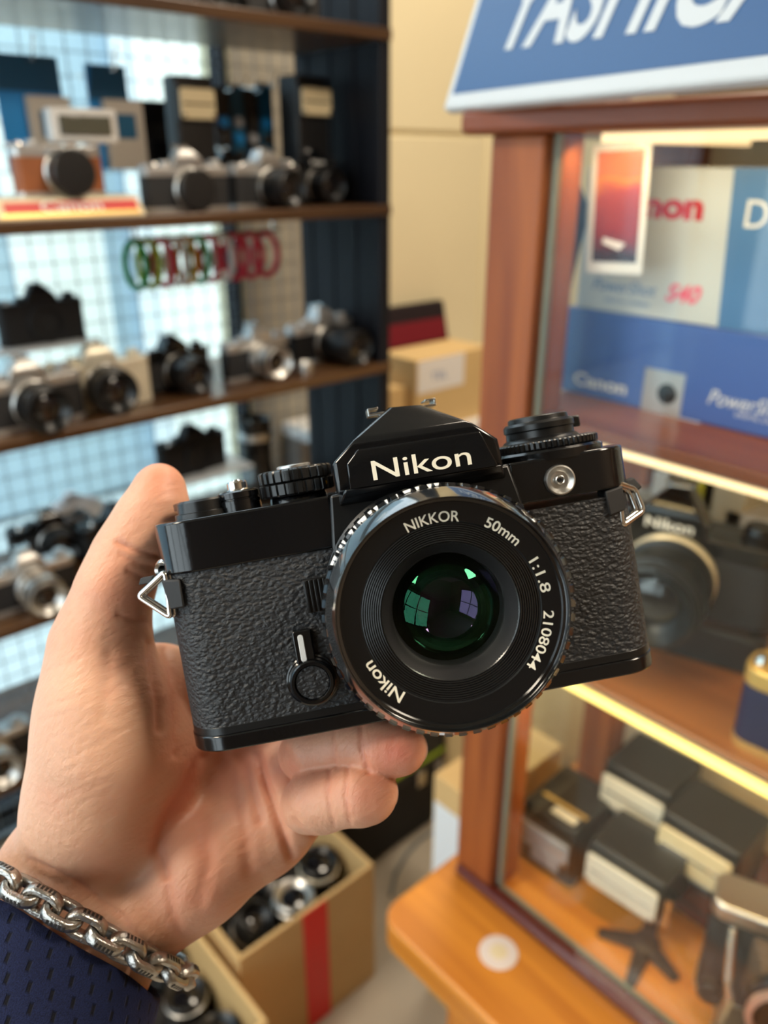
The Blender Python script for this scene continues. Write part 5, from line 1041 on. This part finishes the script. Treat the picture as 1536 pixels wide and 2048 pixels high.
t, o = carton('cardboard_box', 'small brown cardboard box between the rack end and the box with the note', (xc2, 1.25, zt_ + 0.0005), (xa - 0.004, 1.36, zt_ + 0.105), 'cardboard')
MB().span((0.02 - 0.05, 1.2495 - o[1], 0.0), (0.035 - 0.05, 1.2502 - o[1], 0.10)).build('tape', 'cardboard_pale', t)
vb = thing('velvet_case', 'open case lined with dark red velvet behind the cardboard boxes', 'case', (atY(840, 1.42, -0.38), 1.42, zt_ + 0.0005))
wv = (atY(925, 1.42, -0.38) - atY(750, 1.42, -0.38)) / 2
MB().span((-wv, -0.055, 0), (wv, 0.055, 0.13)).build('tray', 'velvet_red', vb, bevel=0.003)
MB().hull([(-wv, 0.045, 0.130), (wv, 0.045, 0.130), (-wv, 0.075, 0.128), (wv, 0.075, 0.128), (-wv, 0.068, 0.225), (wv, 0.068, 0.225), (-wv, 0.088, 0.225), (wv, 0.088, 0.225)]).build('lid', 'velvet_black', vb, bevel=0.002)
MB().hull([(-wv + 0.01, 0.043, 0.134), (wv - 0.01, 0.043, 0.134), (-wv + 0.01, 0.0462, 0.134), (wv - 0.01, 0.0462, 0.134), (-wv + 0.01, 0.056, 0.185), (wv - 0.01, 0.056, 0.185), (-wv + 0.01, 0.0602, 0.185), (wv - 0.01, 0.0602, 0.185)]).build('lid_lining', 'velvet_red', vb)

# ------------------------------------------------------------------ things on the floor
def open_box(label, x0, x1, y0, y1, h, m_='cardboard', z0=0.0005, wall=0.007):
    t = thing('cardboard_box', label, 'box', ((x0 + x1) / 2, (y0 + y1) / 2, z0)); W_, D_ = (x1 - x0) / 2, (y1 - y0) / 2
    MB().span((-W_, -D_, 0), (W_, D_, wall)).build('bottom', m_, t)
    for lo_, hi_ in (((-W_, -D_, wall), (W_, -D_ + wall, h)), ((-W_, D_ - wall, wall), (W_, D_, h)), ((-W_, -D_ + wall, wall), (-W_ + wall, D_ - wall, h)), ((W_ - wall, -D_ + wall, wall), (W_, D_ - wall, h))): MB().span(lo_, hi_).build('side', m_, t, bevel=0.001)
    return t, W_, D_
bx_, W_, D_ = open_box('open cardboard box with red tape, filled with cameras, on the floor', 0.385, 0.650, 0.752, 1.02, 0.27)
tx = atY(632, 0.752, -1.15) - 0.5175
MB().span((tx - 0.024, -D_ - 0.0012, 0), (tx + 0.024, -D_ - 0.0002, 0.268)).build('red_tape', 'red_tape', bx_); MB().span((tx - 0.024, D_ - 0.0083, 0.05), (tx + 0.024, D_ - 0.0071, 0.268)).build('red_tape', 'red_tape', bx_)
bb = 'cameras in the floor box'
filler = thing('padding_sheet', 'grey padding sheet under the cameras in the open box', 'padding', (0.5175, 0.886, 0.008))
MB().span((-0.12, -0.12, 0), (0.12, 0.12, 0.14)).build('foam', 'black_matte', filler); MB().span((-0.12, -0.12, 0.14), (0.12, 0.12, 0.144)).build('sheet', 'dark_rubber', filler)
zf_ = 0.155
slr('black film camera lying in the open box, nearest its front side', (0.455, 0.815, zf_ + 0.02), 0.5, 'black_paint', ll=0.04, group=bb, tilt=RX(-1.1))
slr('silver film camera lying in the open box behind the lens cap', (0.57, 0.93, zf_ + 0.03), 0.8, lens='silver', group=bb, tilt=RX(-1.2))
slr('black film camera standing at the back of the open box', (0.47, 0.945, zf_), 0.2, 'black_matte', ll=0.05, group=bb, tilt=RX(-0.3))
loose_lens('silver-capped lens standing upright in the open box', (0.528, 0.815, zf_ - 0.008), 0.034, 0.095, 'satin_chrome', group=bb)
loose_lens('black lens with a cream ring in the open box near its corner', (0.600, 0.842, zf_ - 0.008), 0.034, 0.10, 'black_satin', group=bb, ring='champagne')
b2, W2, D2 = open_box('second open cardboard box with a yellow print, at the bottom edge of the photo', 0.10, 0.372, 0.66, 0.95, 0.25, 'cardboard_pale')
MB().span((0.02, -D2 - 0.0012, 0.02), (W2 - 0.012, -D2 - 0.0002, 0.215)).build('yellow_print', 'yellow_print', b2)
pad2 = thing('padding_sheet', 'dark padding under the gear in the second open box', 'padding', (0.236, 0.805, 0.008)); MB().span((-0.12, -0.13, 0), (0.12, 0.13, 0.11)).build('foam', 'black_matte', pad2); MB().span((-0.12, -0.13, 0.11), (0.12, 0.13, 0.113)).build('sheet', 'dark_rubber', pad2)
for i, (x, y, r_, h_, m_) in enumerate(((0.33, 0.73, 0.030, 0.075, 'black_satin'), (0.325, 0.82, 0.032, 0.065, 'black_plastic'), (0.255, 0.74, 0.028, 0.06, 'satin_chrome'), (0.33, 0.90, 0.026, 0.07, 'black_satin'))):
    loose_lens(('black lens in the near corner of the second open box', 'squat black lens along the side of the second open box', 'silver lens in the middle of the second open box', 'narrow black lens in the far corner of the second open box')[i], (x, y, 0.1215), r_, h_, m_, group='lenses in the second box')
bag = thing('camera_bag', 'black camera bag on the floor behind the open cardboard box', 'bag', (0.86, 1.02, 0.0005), 0.0)
MB().prism(rrect(0.30, 0.16, 0.03), 0, 0.26).build('body', 'black_matte', bag, bevel=0.012); MB().hull([(-0.152, -0.085, 0.17), (0.152, -0.085, 0.17), (-0.152, -0.083, 0.27), (0.152, -0.083, 0.27), (-0.15, 0.082, 0.272), (0.15, 0.082, 0.272), (-0.15, 0.082, 0.255), (0.15, 0.082, 0.255), (-0.152, -0.08, 0.17), (0.152, -0.08, 0.17)]).build('flap', 'dark_rubber', bag, bevel=0.006)
for sx in (-0.08, 0.08): MB().span((sx - 0.012, -0.09, 0.14), (sx + 0.012, -0.082, 0.175)).build('buckle', 'chrome', bag, bevel=0.002)
MB().tube([(-0.10, 0, 0.27), (-0.09, 0, 0.31), (0, 0, 0.325), (0.09, 0, 0.31), (0.10, 0, 0.27)], 0.009, 10).build('handle', 'black_matte', bag); MB().span((-0.151, -0.0865, 0.195), (0.151, -0.0845, 0.203)).build('green_piping', 'lime', bag)
xw = 0.70; yw0 = 0.575; yw1 = atX(872, xw, -0.75)
t, o = carton('cardboard_box', 'tall tan carton with a white label beside the wooden cabinet', (xw, yw0, 0.0005), (xw + 0.20, max(yw1, yw0 + 0.08), EYE + onX(885, 1560, xw)[2]), 'cardboard_pale')
MB().span((xw - 0.0012 - o[0], yw0 + 0.002 - o[1], EYE + onX(885, 1760, xw)[2]), (xw - 0.0002 - o[0], max(yw1, yw0 + 0.08) - 0.004 - o[1], EYE + onX(885, 1612, xw)[2])).build('white_label', 'label_white', t)
t, o = carton('cardboard_box', 'wide tan carton standing behind the cabinet, seen through its side glass', (1.02, 0.56, 0.0005), (1.30, 0.95, EYE - 0.50), 'cardboard'); MB().span((-0.1405, -0.05, 0.2), (-0.1398, 0.05, EYE - 0.51)).build('tape', 'cardboard_pale', t)
post = thing('steel_pole', 'thin steel pole standing between the camera bag and the tall carton', 'pole', (atY(906, 1.12, -0.9), 1.12, 0.0005))
MB().lathe([(0.011, 0.006), (0.011, 0.42)], 20, caps=True).build('tube', 'steel_post', post); MB().lathe([(0.05, 0), (0.05, 0.004), (0.02, 0.008), (0.012, 0.02)], 28, caps=True).build('foot', 'steel_post', post)
cbp = [onZ(x, y, -EYE + 0.004) + np.array([0, 0, EYE]) for x, y in ((782, 1790), (790, 1750), (812, 1710), (840, 1680), (866, 1662), (890, 1650))]; c0 = cbp[0]
cable = tag(MB().tube([tuple(p - c0) for p in cbp], 0.0036, 8).build('cable', 'wire_grey'), 'thin grey cable curving over the floor beside the cabinet', 'cable'); cable.location = tuple(c0)
bpy.context.view_layer.update()
